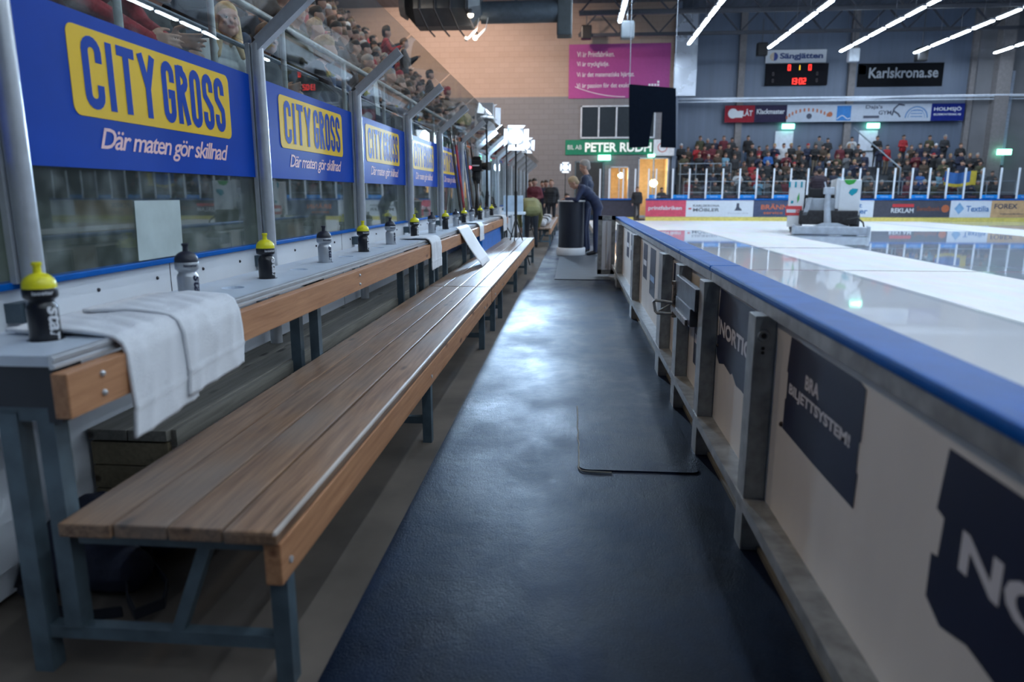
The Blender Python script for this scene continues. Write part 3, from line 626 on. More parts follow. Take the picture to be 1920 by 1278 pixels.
# bottles
def bottle(loc):
    t = thing('water_bottle', 'x', 'bottle', loc, 'sports bottles standing in the shelf'); x, y, z = loc
    mb = MB(); mb.lathe([(.001, 0), (.033, 0), (.036, .006), (.037, .035), (.037, .104), (.034, .112), (.030, .117), (.030, .123), (.036, .129)], loc, 28, cap=False); obj('bottle_body', mb, M['bottleblack'], t, True)
    mb = MB(); mb.lathe([(.036, .129), (.0405, .132), (.0415, .137), (.0415, .155), (.040, .158)], loc, 28, cap=False); obj('collar', mb, M['bottleblack'], t, True)
    mb = MB(); mb.lathe([(.0405, .157), (.0405, .163)] + [(.0405 * math.cos(a), .163 + .034 * math.sin(a)) for a in (.25, .5, .75, 1.0, 1.2)] + [(.0105, .196), (.0095, .209), (.0095, .213), (.0125, .217), (.0125, .222), (.010, .224), (.001, .224)], loc, 28, cap=False)
    obj('cap', mb, M['capyellow'], t, True)
    # brand writing wrapped round the bottle, running down the side
    mb = MB(); vs, fs, a0, a1, b0, b1 = text_mesh('star', .03, .2)
    L_, Hh = .092, .036; ang0 = math.radians(-8)
    W = []
    for v in vs:
        u = (v[0] - a0) / (a1 - a0) * L_; q = (v[1] - b0) / (b1 - b0) * Hh
        an = ang0 + (q - Hh / 2) / .037; W.append((x + .0376 * math.cos(an), y + .0376 * math.sin(an), z + .110 - u))
    mb.add(W, fs); obj('side_lettering', mb, M['letter'], t)
    mb = MB(); vs, fs, a0, a1, b0, b1 = text_mesh('isostar', .03); W = []
    for v in vs:
        an = math.radians(-78) + (v[0] - a0) / (a1 - a0) * .052 / .042; W.append((x + .0421 * math.cos(an), y + .0421 * math.sin(an), z + .141 + (v[1] - b0) / (b1 - b0) * .010))
    mb.add(W, fs); obj('collar_lettering', mb, M['letter'], t)
    return t
b0 = bottle((HX, BY[0], SZ - .0195)); b0['label'] = 'black bottle with yellow cap nearest the camera, beside the folded towel'
silver = dict(bottle_body=M['bottlesilver'], collar=M['bottlesilver'], cap=M['capblack'], side_lettering=M['navy'], collar_lettering=M['navy'])
ordw = ['', 'first', 'second', 'third', 'fourth', 'fifth', 'sixth', 'seventh', 'eighth']
for i, y in enumerate(BY[1:], 1):
    if i % 2: dup(b0, (HX, y, SZ - .0195), 'silver bottle with dark cap, %s silver one along the shelf' % ordw[(i + 1) // 2], rotz=random.uniform(-.15, .15), swap=silver)
    else: dup(b0, (HX, y, SZ - .0195), 'black bottle with yellow cap, %s of that kind along the shelf' % ordw[i // 2 + 1], rotz=random.uniform(-.15, .15))

# towels
def drape(y0, y1, pts, skew=0., th=.007, waves=3, seed=1, ny=36, ends=(0, 0)):
    """sheet following profile pts (x,z) from back to hem, spread over y0..y1"""
    random.seed(seed); L = [0]
    for a, b in zip(pts[:-1], pts[1:]): L.append(L[-1] + math.hypot(b[0] - a[0], b[1] - a[1]))
    ns = 60; mb = MB(); rows = []
    for i in range(ns + 1):
        s = L[-1] * i / ns; k = max(j for j in range(len(L)) if L[j] <= s + 1e-9); k = min(k, len(pts) - 2); u = (s - L[k]) / (L[k + 1] - L[k]); a, b = pts[k], pts[k + 1]
        x = a[0] + (b[0] - a[0]) * u; z = a[1] + (b[1] - a[1]) * u; nx, nz = -(b[1] - a[1]), (b[0] - a[0]); l = math.hypot(nx, nz); nx, nz = nx / l, nz / l; row = []
        for j in range(ny + 1):
            v = j / ny; wv = .006 * math.sin(v * PI * waves + seed) * (s / L[-1]) + .002 * math.sin(v * 17 + s * 31 + seed); hem = (ends[0] + (ends[1] - ends[0]) * v) * (s / L[-1])
            band = .0035 if .86 < s / L[-1] < .875 else 0
            row.append((x + (-nx) * (abs(wv) - band) * 1, y0 + (y1 - y0) * v + skew * s, z + (-nz if nz < 0 else nz) * abs(wv) - hem))
        rows.append(row)
    n = ny + 1; mb.add([p for r in rows for p in r], [(i * n + j, i * n + j + 1, (i + 1) * n + j + 1, (i + 1) * n + j) for i in range(ns) for j in range(ny)])
    return mb
def towel(mb, label, grp='white towels over the shelf edge', th=.008, m=None):
    o = one('towel', mb, m or M['towel'], label, 'towel', (-1.2, 2, .87), grp, 'all'); s = o.modifiers.new('s', 'SOLIDIFY'); s.thickness = th; s.offset = 0; return o
P1 = [(-1.47, .884), (-1.36, .893), (-1.25, .890), (-1.215, .885), (-1.19, .868), (-1.176, .84), (-1.17, .79), (-1.165, .72), (-1.163, .62)]
t = towel(drape(1.79, 2.12, [(-1.54, .884)] + [(a, b) for a, b in P1], skew=-.07, seed=1, ends=(.02, -.005)), 'near fold of the large white towel draped over the shelf beside the first bottle', th=.010)
P2 = [(-1.50, .897), (-1.36, .904), (-1.25, .900), (-1.207, .894), (-1.18, .876), (-1.162, .84), (-1.157, .79), (-1.154, .72), (-1.152, .655)]
towel(drape(2.05, 2.42, P2, skew=-.07, seed=2, ends=(.01, -.01)), 'far fold of the large white towel, its shorter end beside the second bottle', th=.010)
for y0, y1, zz, lab in ((5.98, 6.42, .62, 'narrow white towel hanging over the gap between two shelf beams'), (9.2, 9.6, .66, 'white towel hanging over the far shelf beam past the leaning white sheet'), (12.4, 13.0, .62, 'white towel hanging at the far end of the shelf')):
    towel(drape(y0, y1, [(-1.45, .880), (-1.30, .886), (-1.22, .884), (-1.19, .868), (-1.176, .84), (-1.170, .79), (-1.166, zz)], skew=-.1, seed=int(y0 * 7), ny=18), lab)
mb = drape(7.55, 8.35, [(-1.225, .90), (-1.20, .88), (-1.10, .67), (-1.0, .50), (-.985, .462)], skew=.6, seed=9, waves=1, ny=12)
o = one('paper_sheet', mb, mat('sheet_white', (.68, .68, .70), .6, var=.02), 'long stiff white sheet leaning from the shelf down onto the bench', 'sheet', (-1.1, 8, .46), None, 'all'); s = o.modifiers.new('s', 'SOLIDIFY'); s.thickness = .004
# grey plank platform behind the shelf legs
t = thing('storage_platform', 'low grey plank platform with olive boarded end behind the shelf legs', 'platform', (-1.56, 2.3, 0))
for k in range(2):
    mb = MB(); mb.box(-1.72 + .15 * k, -1.575 + .15 * k, 2.30, 14, .385, .425, bev=.003); obj('top_plank', mb, M['greywood'], t)
mb = MB(); mb.box(-1.43, -1.405, 2.33, 14, .36, .42); obj('edge_board', mb, M['greywood'], t)
for k in range(4):
    mb = MB(); mb.box(-1.72, -1.43, 2.31, 2.335, .02 + .09 * k, .105 + .09 * k); obj('end_board', mb, M['olivewood'], t)
for y in (3.4, 5.2, 7.0, 8.8, 10.6, 12.4): mb = MB(); mb.box(-1.47, -1.43, y, y + .05, 0, .385); obj('support', mb, M['olivewood'], t)
# bag under the shelf
t = thing('bag', 'dark navy bag lying on the concrete under the near end of the shelf', 'bag', (-1.53, 2.1, 0))
P = [((-1.66, 1.98, .07), (-1.40, 1.98, .07), .075, .075, 0), ((-1.66, 2.20, .07), (-1.42, 2.2, .07), .075, .07, 0), ((-1.62, 2.02, .16), (-1.46, 2.05, .17), .08, .07, 0), ((-1.62, 2.18, .16), (-1.46, 2.18, .15), .08, .06, 0), ((-1.60, 2.1, .22), (-1.5, 2.1, .22), .05, .05, 0)]
me = remesh([(tuple(Vector(a) - Vector((-1.53, 2.1, 0))), tuple(Vector(b) - Vector((-1.53, 2.1, 0))), r0, r1, 0) for a, b, r0, r1, _ in P], .012, 3); me.materials.clear(); me.materials.append(mat('bag_cloth', (.008, .012, .03), .8, bump=.6, scale=30)); o = D.objects.new('bag_body', me); COL.objects.link(o); o.parent = t
for nm, pts in (('strap', [(-1.42, 2.0, .06), (-1.33, 1.86, .05), (-1.24, 1.76, .06), (-1.19, 1.82, .06), (-1.26, 1.96, .04), (-1.36, 2.05, .05), (-1.40, 2.1, .08)]), ('strap', [(-1.62, 1.98, .10), (-1.70, 1.92, .12), (-1.70, 1.88, .05), (-1.6, 1.84, .02), (-1.45, 1.80, .015), (-1.33, 1.83, .02)])):
    mb = MB()
    for a, b in zip(pts[:-1], pts[1:]): mb.obox(a, b, .006, .032)
    obj(nm, mb, mat('strap_web', (.01, .012, .02), .8), t)

# ================================================================ THE RINK BOARDS
struct_m = M['galv']
mb = MB(); mb.box(.69, .705, -2, 10.9, -.15, .855); struct('wall_boards', mb, M['cream'])
PO = [(2.40, 2.50, 'round bolt plug, beside the ticket sticker', 1), (3.35, 3.47, '', 0), (4.13, 4.27, '', 0), (4.90, 5.10, '', 0), (7.22, 7.45, '', 0), (9.7, 10.0, '', 0), (.05, .19, '', 0)]
plab = ['wide steel board post with a round bolt plug, between the navy stickers', 'steel gate post on the near side of the gate latch', 'steel post of the gate carrying the latch handle', 'steel board post just beyond the gate latch', 'steel board post halfway down the corridor', 'farthest steel board post beside the open end gate', 'steel board post out at the near end']
for i, (a, b_, _, plug) in enumerate(PO):
    t = thing('board_post', plab[i], 'post', (.65, a, 0), 'steel posts of the rink boards')
    mb = MB(); mb.box(.618, .689, a, b_, 0, .852, bev=.004); obj('post_box', mb, M['galv'], t)
    if plug:
        mb = MB(); n = 20; mb.lathe([(.011, 0), (.018, 0), (.022, .003), (.018, .006), (.011, .006), (.011, 0)], (0, 0, 0), n, cap=False)
        mb.v = [(.648 + x, a - z, .785 + y) for x, y, z in mb.v]; obj('plug_ring', mb, M['galv'], t)
        for zz_ in (.785, .742, .727): mb = MB(); mb.lathe([(.001, 0), (.009 if zz_ > .78 else .006, 0), (.009 if zz_ > .78 else .006, .0015), (.001, .0015)], (0, 0, 0), 12); mb.v = [(.648 + x, a - z - .0002, zz_ + y) for x, y, z in mb.v]; obj('screw_hole', mb, M['black'], t)
ys = [-2, 3.41, 4.72, 10.95]
for a, b_, lab in ((-2, 3.41, 'near length of blue capped steel handrail along the rink boards'), (3.42, 4.4, 'short blue capped top rail of the bench gate'), (4.41, 10.95, 'far length of blue capped steel rail running to the podium')):
    t = thing('board_rail', lab, 'rail', (.7, a, .85), 'blue capped rails of the boards')
    mb = MB(); mb.box(.66, .72, a, b_, .850, .892); obj('steel_rail', mb, M['galv'], t)
    mb = MB(); mb.box(.652, .80, a, b_, .893, .922, bev=.010); obj('blue_cap', mb, M['blue'], t)
    mb = MB(); mb.box(.612, .690, a, b_, .195, .201); mb.box(.612, .618, a, b_, .160, .195); obj('middle_rail', mb, M['galv'], t)
mb = MB(); mb.box(.676, .69, -2, 10.9, 0, .022); struct('baseboard_rink', mb, mat('kick_strip', (.10, .10, .085), .6, var=.3))
mb = MB(); mb.box(.706, .79, -2, 10.9, -.17, .85); struct('wall_boards_ice', mb, M['white'])
# latch
t = thing('gate_latch', 'steel gate latch box with a bent handle on the bench gate', 'latch', (.62, 3.9, .6))
mb = MB(); mb.box(.60, .632, 3.47, 4.12, .690, .80, bev=.003); mb.box(.592, .632, 3.55, 4.05, .60, .69, bev=.003); obj('latch_plate', mb, mat('latch_steel', (.12, .13, .15), .35, .8, scale=12, var=.3), t)
mb = MB(); mb.box(.58, .60, 3.62, 4.15, .595, .625); mb.tube([(.60, 4.14, .55), (.60, 4.14, .74)], .014, 10); mb.tube([(.60, 4.15, .74), (.60, 4.15, .76)], .02, 8); obj('latch_bolt', mb, mat('latch_worn', (.25, .23, .20), .4, .7, scale=60, var=.6), t)
mb = MB(); mb.tube([(.59, 4.14, .635), (.50, 4.20, .64), (.49, 4.21, .63), (.50, 4.20, .575), (.51, 4.19, .565), (.59, 4.14, .57)], .009, 8); mb.tube([(.585, 4.15, .63), (.515, 4.17, .58)], .006, 6); obj('handle', mb, M['galv'], t)
for y, z in ((2.30, .52), (2.28, .10), (3.30, .56), (5.6, .15)):
    pass
mb = MB()
for y, z in ((2.27, .52), (2.2, .11), (3.31, .56), (5.6, .15)): mb.sphere((.689, y, z), .009, 8)
struct('trim_9', mb, mat('screw_dark', (.05, .04, .04), .5, .5))
# stickers:  viewer looks towards +x, so writing runs towards -y
SU = (0, -1, 0); SV = (0, 0, 1)
def sticker(label, ya, yb, z0, z1, lines, seed, torn=True):
    t = thing('sticker', label, 'sticker', (.689, ya, z0), 'navy ticket agency stickers on the boards'); W = ya - yb; Hh = z1 - z0; random.seed(seed)
    P = [(W * .03, Hh), (W * .94, Hh), (W, Hh * .97), (W, Hh * .55), (W * .985, Hh * .54), (W * .985, Hh * .30), (W, Hh * .29), (W * .99, .0)]
    if torn: P += [(W * .75, Hh * .02), (W * .62, Hh * .01), (W * .5, Hh * .10), (W * .45, Hh * .06), (W * .25, Hh * .1), (W * .1, Hh * .04), (0, Hh * .12), (0, Hh * .38), (W * .04, Hh * .39), (W * .05, Hh * .62), (0, Hh * .64)]
    else: P += [(W * .5, Hh * .0), (0, Hh * .02), (0, Hh * .34), (W * .02, Hh * .35), (W * .02, Hh * .62), (0, Hh * .63)]
    mb = MB(); mb.prism(P, (.6895, ya, z0), SU, SV, .001); obj('sticker_sheet', mb, M['navy'], t)
    mb = MB()
    for s, u, v, wd, ht in lines: text(mb, s, (.6885, ya - u * W, z0 + v * Hh), SU, SV, wd * W, ht * Hh, off=.0004, bold=.035)
    obj('lettering', mb, M['letter'], t); return t
sticker('torn navy sticker reading NORTI, next to the gate post', 3.335, 2.66, .47, .825, [('NORTIC', .07, .42, .84, .20)], 2)
sticker('navy sticker with three lines of white ticket slogan, between post and camera', 2.255, 1.66, .505, .815, [('BRA', .30, .60, .20, .14), ('BILJETTSYSTEM!', .06, .40, .84, .14)], 3, False)
sticker('large navy sticker with big letters NO at the right edge', 1.30, .72, .455, .80, [('NORTIC', .16, .43, 1.1, .22)], 4)
for (ya, yb, z0, z1, lab, nvy) in ((6.9, 6.55, .48, .80, 'small dark sticker pair beyond the gate', 1), (6.3, 5.9, .40, .80, 'light blue and navy sticker beyond the gate', 2), (5.6, 5.3, .38, .80, 'narrow navy sticker just beyond the gate post', 1), (4.85, 4.5, .45, .80, 'dark sticker behind the gate latch', 1), (9.0, 8.65, .5, .8, 'small dark sticker far down the boards', 1), (8.4, 8.1, .5, .8, 'small dark sticker halfway down the boards', 1), (3.95, 3.7, .33, .59, 'dark sticker below the gate latch', 1)):
    t = thing('sticker', lab, 'sticker', (.689, ya, z0), 'navy ticket agency stickers on the boards')
    mb = MB(); mb.prism([(0, 0), (ya - yb, .0), (ya - yb, z1 - z0), (0, z1 - z0)], (.6895, ya, z0), SU, SV, .001); obj('sticker_sheet', mb, M['navy'], t)
    mb = MB(); mb.prism([(.1 * (ya - yb), .12), (.85 * (ya - yb), .12), (.85 * (ya - yb), .17), (.1 * (ya - yb), .17)], (.6885, ya, z0), SU, SV, .0004); obj('sticker_print', mb, M['letter'] if nvy == 1 else mat('sky_print', (.2, .35, .6), .5), t)
# open end gate
t = thing('end_gate', 'open steel framed gate at the far end of the near boards', 'gate', (.5, 10.95, 0))
mb = MB(); mb.box(.40, .46, 10.95, 11.0, .05, .93); mb.box(.60, .66, 10.95, 11.0, .05, .93); mb.box(.40, .66, 10.95, 11.0, .87, .93); mb.box(.40, .66, 10.95, 11.0, .05, .12); obj('gate_frame', mb, M['galv'], t)
mb = MB(); mb.box(.46, .60, 10.965, 10.98, .1, .9); obj('gate_panel', mb, M['white'], t)
mb = MB(); mb.tube([(.53, 10.93, .15), (.53, 10.93, .85)], .012, 8); obj('hinge_rod', mb, M['alu'], t)

# ================================================================ LAMPS
tube_m = emis('lamp_tube', (.74, .87, 1.0), LUM)
body_m = mat('lamp_housing', (.10, .11, .13), .5, .3)
def strip(x, y, z, lab, L_=1.7):
    t = thing('strip_light', lab, 'ceiling light', (x, y, z), 'rows of strip lights over the rink')
    mb = MB(); mb.box(x - .13, x + .13, y, y + L_, z + .03, z + .12); obj('housing', mb, body_m, t)
    mb = MB(); mb.box(x - .065, x + .065, y + .02, y + L_ - .02, z - .025, z + .03); obj('tube', mb, tube_m, t)
    mb = MB(); mb.tube([(x, y + L_ / 2, z + .12), (x, y + L_ / 2, 12.2)], .012, 4); obj('hanger', mb, body_m, t)
    return t
rows = [(2.1, 36.2), (6.15, 41.6), (10.75, 43.0), (15.1, 44.4), (19.5, 45.2), (24.1, 45.6)]
rn = ['row above the boards', 'second row from the corridor', 'third row from the corridor', 'fourth row from the corridor', 'fifth row from the corridor', 'row farthest from the corridor']
l0 = None
def ORD(k): return (['first', 'second', 'third', 'fourth', 'fifth', 'sixth', 'seventh', 'eighth', 'ninth', 'tenth', 'eleventh', 'twelfth', 'thirteenth', 'fourteenth', 'fifteenth', 'sixteenth', 'seventeenth', 'eighteenth', 'nineteenth'] + ['twenty ' + q for q in ('', 'first', 'second', 'third', 'fourth', 'fifth', 'sixth', 'seventh')])[k]
ADX = [(3.5, 'left of the pink board advert'), (6.17, 'above the pink board advert'), (8.2, 'above the MÖBLER advert'), (9.75, 'above the small emblem advert'), (11.75, 'above the orange lettered advert'), (13.8, 'behind the ice machine'), (16.0, 'above the blue lettered advert'), (18.1, 'above the REKLAM advert'), (19.9, 'above the orange disc advert'), (21.95, 'above the diamond advert'), (99, 'above the tan advert')]
def over(x): return next(i for i, (a, _) in enumerate(ADX) if x * 40.0 / 40.0 <= a)
for (x, ye), r_ in zip(rows, rn):
    k = 0; y = ye - 1.7
    while y > -9.5:
        lab = '%s strip light from the far end, %s' % (ORD(k), r_)
        if l0 is None: l0 = strip(x, y, 9.2, lab)
        else: dup(l0, (x, y, 9.2), lab)
        k += 1; y -= 2.05 if y > 24 else 3.6
# loudspeakers / floodlight cans hanging under the rows
def can(x, y, z, lab, m):
    t = thing('hanging_speaker', lab, 'speaker', (x, y, z), 'speakers hanging from the roof')
    mb = MB(); mb.box(x - .3, x + .3, y - .25, y + .25, z, z + .75, bev=.08); obj('speaker_box', mb, m, t)
    mb = MB(); mb.tube([(x, y, z + .7), (x, y, 11.4)], .03, 5); obj('hanger', mb, body_m, t)
can(2.35, 34.5, 8.1, 'grey box speaker hanging at the end of the first light row', mat('speaker_grey', (.14, .17, .2), .5))
can(.65, 43.5, 9.9, 'dark speaker hanging left above the purple banner', M['black'])
can(11.1, 46.0, 9.3, 'dark speaker beside the left end of the scoreboard header', M['black'])
can(16.2, 45.5, 8.8, 'pale speaker hanging right of the scoreboard', mat('speaker_pale', (.5, .55, .62), .5))
can(19.8, 45.0, 8.7, 'black speaker hanging above the black town banner', M['black'])
# lamps over the left stand (warm, weak)
wl = emis('warm_spot', (1, .78, .55), 26)
for i, (x, y, z) in enumerate(((-6.3, 27, 9.3), (-5.2, 17, 8.6), (-6.3, 10, 8.8), (-6, 4, 8.8), (-4.0, 29, 8.0), (-9.5, 20, 11.2))):
    t = thing('spot_lamp', 'small bright lamp high over the left stand, %s' % ['beside the big duct', 'above the middle rows', 'third from the far end', 'nearest the camera', 'farthest along, low by the duct', 'highest of them'][i], 'lamp', (x, y, z), 'small lamps over the left stand')
    mb = MB(); mb.lathe([(.05, .2), (.12, .12), (.14, 0)], (x, y, z), 12); obj('shade', mb, body_m, t); mb = MB(); mb.sphere((x, y, z - .01), .11, 10); obj('bulb', mb, wl, t)
    ld = D.lights.new('lamp', 'SPOT'); ld.energy = 420; ld.color = (1, .80, .62); ld.spot_size = 2.6; ld.spot_blend = .6; ld.shadow_soft_size = .25; lo = D.objects.new('lamp_light', ld); COL.objects.link(lo); lo.parent = t; lo.location = (0, 0, -.15)
# two lamps washing the back wall
for x, e in ((-9, 5500), (-3.5, 2600)):
    t = thing('wall_wash_lamp', 'warm lamp hanging in front of the back wall, %s' % ('over the stand' if x < -5 else 'by the duct'), 'lamp', (x, 36, 12.0)); mb = MB(); mb.box(x - .2, x + .2, 35.9, 36.1, 11.9, 12.19); obj('housing', mb, body_m, t)
    ld = D.lights.new('lamp', 'SPOT'); ld.energy = e; ld.color = (1, .78, .64); ld.spot_size = 1.9; ld.spot_blend = .5; ld.shadow_soft_size = .4; lo = D.objects.new('lamp_light', ld); COL.objects.link(lo); lo.parent = t; lo.location = (0, 0, -.2); lo.rotation_euler = (math.radians(50), 0, 0)

# ================================================================ END OF THE HALL
FU = (1, 0, 0); FV = (0, 0, 1)
def plate(t, name, x0, x1, z0, z1, y, m, d=.03):
    mb = MB(); mb.box(x0, x1, y - d, y, z0, z1); return obj(name, mb, m, t)
def write(t, name, items, y, m, bold=.02):
    mb = MB()
    for s, x, z, wd, ht in items: text(mb, s, (x, y, z), FU, FV, wd, ht, off=.006, bold=bold)
    return obj(name, mb, m, t)
purple = mat('banner_purple', (.28, .035, .20), .6, var=.05); wtxt = mat('print_white', (.62, .66, .72), .6, var=.02)
t = thing('banner', 'large purple banner with four lines of white writing high on the tan wall', 'banner', (2.6, WY - .05, 6.9)); plate(t, 'backing', -.33, 5.63, 6.88, 9.93, WY - .02, purple)
write(t, 'lettering', [('Vi är Printfabriken.', .15, 9.22, 2.2, .30), ('Vi är tryckglädje.', .15, 8.62, 1.9, .34), ('Vi är det matematiska hjärtat.', .15, 8.02, 3.4, .34), ('Vi är passion för det exakta.', .15, 7.40, 3.3, .34)], WY - .055, wtxt, .0)
mb = MB()
for i in range(5):
    for j in range([3, 3, 3, 4, 0][i]): mb.box(4.4 + i * .17, 4.52 + i * .17, WY - .058, WY - .055, 7.2 + j * .17, 7.32 + j * .17)
mb.ribbon([(0 + u * 3.0, .6 * (1 - u) ** 2) for u in [i / 10 for i in range(11)]], .03, (.05, WY - .056, 6.95), FU, FV, 0); obj('dot_logo', mb, wtxt, t)
t = thing('sign', 'green shop sign with white capitals above the glass entrances', 'sign', (2.1, WY - .05, 3.6)); plate(t, 'backing', -.47, 4.80, 3.6, 4.48, WY - .02, mat('sign_green', (.0, .16, .085), .4))
write(t, 'lettering', [('PETER RUDH', .72, 3.76, 4.0, .55)], WY - .055, mat('sign_white', (.8, .85, .85), .5, emit=((.8, .95, .9), .15)), .03); write(t, 'small_lettering', [('BIL AB', -.33, 3.92, .85, .26)], WY - .055, wtxt, .0)
t = thing('sign', 'white sign with a faint red ring right of the green shop sign', 'sign', (5.4, WY - .05, 3.55)); plate(t, 'backing', 4.82, 6.05, 3.52, 4.46, WY - .21, mat('sign_offwhite', (.62, .66, .72), .5)); mb = MB(); mb.ribbon(arc(0, 0, .26, 0, 360, 20), .05, (5.35, WY - .245, 4.0), FU, FV, 0); obj('ring_logo', mb, mat('print_red', (.5, .1, .1), .5), t)
ex = emis('exit_green', (.25, 1, .62), 5); exw = emis('exit_white', (.9, 1, .95), 5)
for nm, x, z, y, s in (('glowing green exit sign under the green shop sign', 1.9, 3.42, WY - .2, 1.), ('small green exit light over the wide lobby doorway', 4.7, 3.52, WY - .25, .55), ('glowing green exit sign over the first pale far door', 13.45, 5.42, 47.8, 1.), ('glowing green exit sign over the second pale far door', 18.6, 5.42, 47.8, 1.), ('green exit sign at the right end of the hall', 26.0, 3.75, 46.8, 1.1)):
    t = thing('exit_sign', nm, 'exit sign', (x, y, z), 'lit exit signs'); mb = MB(); mb.box(x - .37 * s, x + .37 * s, y - .08, y, z - .15 * s, z + .15 * s); obj('sign_box', mb, ex, t)
    mb = MB(); mb.prism([(-.22 * s, -.03 * s), (-.05 * s, -.03 * s), (-.05 * s, -.09 * s), (.06 * s, 0), (-.05 * s, .09 * s), (-.05 * s, .03 * s), (-.22 * s, .03 * s)], (x, y - .082, z), FU, FV, -.003); mb.box(x + .12 * s, x + .24 * s, y - .086, y - .081, z - .1 * s, z + .1 * s); obj('arrow_symbol', mb, exw, t)
# scoreboard
t = thing('scoreboard', 'black scoreboard with red digits 0 and 0 over 13:02 under a white name board', 'scoreboard', (13.7, 47.9, 7.9))
plate(t, 'display', 11.87, 15.6, 7.88, 9.15, 47.95, mat('display_black', (.008, .008, .012), .6, spec=.08), .2); plate(t, 'header', 11.8, 15.45, 9.2, 9.97, 47.95, wtxt, .1)
write(t, 'header_lettering', [('Sängjätten', 12.65, 9.34, 2.6, .45)], 47.84, mat('header_navy', (.03, .06, .2), .5), .04)
mb = MB(); mb.prism(arc(0, 0, .25, 90, 270, 12), (12.3, 47.84, 9.58), FU, FV, -.01); obj('logo_half', mb, mat('logo_beige', (.6, .5, .4), .5), t); mb = MB(); mb.prism(arc(0, 0, .25, -90, 90, 12), (12.3, 47.84, 9.58), FU, FV, -.01); obj('logo_half', mb, mat('logo_navy', (.02, .05, .25), .5), t)
red = emis('digit_red', (1, .03, .02), 2.6); yel = emis('digit_yellow', (1, .6, .02), 2)
SEG = {'0': 'abcdef', '1': 'bc', '2': 'abged', '3': 'abgcd', '5': 'afgcd'}
def digits(mb, s, x, z, h, y):
    w_ = h * .5; k = h * .12
    for ch in s:
        if ch == ':': mb.box(x, x + k, y - .01, y, z + h * .25, z + h * .37); mb.box(x, x + k, y - .01, y, z + h * .63, z + h * .75); x += k * 2; continue
        S = dict(a=(0, w_, h - k, h), d=(0, w_, 0, k), g=(0, w_, h / 2 - k / 2, h / 2 + k / 2), f=(0, k, h / 2, h), e=(0, k, 0, h / 2), b=(w_ - k, w_, h / 2, h), c=(w_ - k, w_, 0, h / 2))
        for q in SEG[ch]: a, b_, c, d = S[q]; mb.box(x + a, x + b_, y - .01, y, z + c, z + d)
        x += w_ + k * 1.1
mb = MB(); digits(mb, '0', 13.16, 8.74, .34, 47.74); digits(mb, '0', 14.40, 8.74, .34, 47.74); digits(mb, '13:02', 13.35, 7.93, .36, 47.74); obj('red_digits', mb, red, t)
mb = MB(); digits(mb, '1', 13.75, 8.76, .28, 47.74); obj('yellow_digit', mb, yel, t)
mb = MB()
for x in (12.25, 14.9):
    for z in (8.05, 8.45): digits(mb, '0', x, z, .2, 47.74)
obj('dim_digits', mb, mat('digit_dim', (.10, .08, .09), .5), t)
t = thing('banner', 'black banner reading Karlskrona.se right of the scoreboard', 'banner', (20, 47.9, 7.8)); plate(t, 'backing', 17.45, 22.5, 7.75, 9.12, 47.97, mat('banner_black', (.004, .005, .008), .6, spec=.08)); write(t, 'lettering', [('Karlskrona.se', 18.1, 8.25, 4.1, .62)], 47.93, mat('print_grey', (.28, .31, .36), .5), .02)
mb = MB(); mb.prism([(0, 0), (.42, .0), (.40, .52), (0, .55)], (17.5, 47.94, 8.5), FU, FV, -.004); obj('blue_emblem', mb, mat('emblem_blue', (.02, .2, .5), .4), t)
# strip of banners
def ad(label, x0, x1, z0, z1, y, bg, items=(), col=None, extra=None, nm='advert_banner', grp='advertising banners on the far wall'):
    t = thing(nm, label, 'banner', ((x0 + x1) / 2, y, z0), grp); plate(t, 'backing', x0, x1, z0, z1, y, bg)
    if items: write(t, 'lettering', items, y - .034, col or wtxt, .02)
    if extra: extra(t, y - .034)
    return t
dr = mat('ad_red', (.26, .02, .035), .6, spec=.1); dp = mat('ad_plum', (.03, .025, .06), .6, spec=.1); wh = mat('ad_white', (.42, .48, .58), .5, var=.04); db = mat('ad_blue', (.01, .02, .17), .6, spec=.1); ob = mat('print_orange', (.42, .12, .05), .5); sb = mat('print_sky', (.01, .17, .50), .5); nb = mat('print_dark', (.05, .06, .1), .5); mbl = mat('print_mid_blue', (.06, .18, .42), .5)
def ex_plat(t, y): mb = MB(); mb.prism(arc(.35, .45, .3, 0, 360, 14)[:-1], (9.6, y, 5.75), FU, FV, -.003); mb.box(10.05, 10.55, y - .003, y, 5.95, 6.35); obj('white_marks', mb, wtxt, t)
def ex_pizza(t, y):
    mb = MB(); cx = 14.55
    for i in range(12):
        a = math.radians(150 - i * 10); mb.box(cx + 1.5 * math.cos(a) - .05, cx + 1.5 * math.cos(a) + .05, y - .003, y, 5.42 + .9 * math.sin(a) - .04, 5.42 + .9 * math.sin(a) + .16)
    mb.prism(arc(1.3, .35, .16, 0, 360, 12)[:-1], (cx, y, 5.75), FU, FV, -.003); obj('orange_arch', mb, ob, t); mb = MB(); mb.prism(arc(0, 0, .17, 0, 360, 12)[:-1], (14.6, y, 6.0), FU, FV, -.003); obj('round_mark', mb, nb, t)
def ex_blue(t, y):
    mb = MB(); mb.box(16.25, 17.1, y - .003, y, 5.72, 6.6); obj('blue_square', mb, sb, t); mb = MB(); mb.ribbon([(i * .08, .2 + .10 * math.sin(i * .7 - 1.2)) for i in range(11)], .05, (16.27, y - .004, 5.72), FU, FV, 0); obj('wave_mark', mb, wtxt, t)
def ex_gym(t, y):
    mb = MB(); mb.ribbon([(0, .1), (.1, .5), (.35, .75), (.7, .7)], .1, (19.55, y, 5.9), FU, FV, 0); mb.ribbon([(.1, .3), (.35, .15), (.5, -.05)], .1, (19.55, y, 5.95), FU, FV, 0); mb.box(17.85, 18.8, y - .003, y, 5.85, 6.0); obj('figure_mark', mb, nb, t)
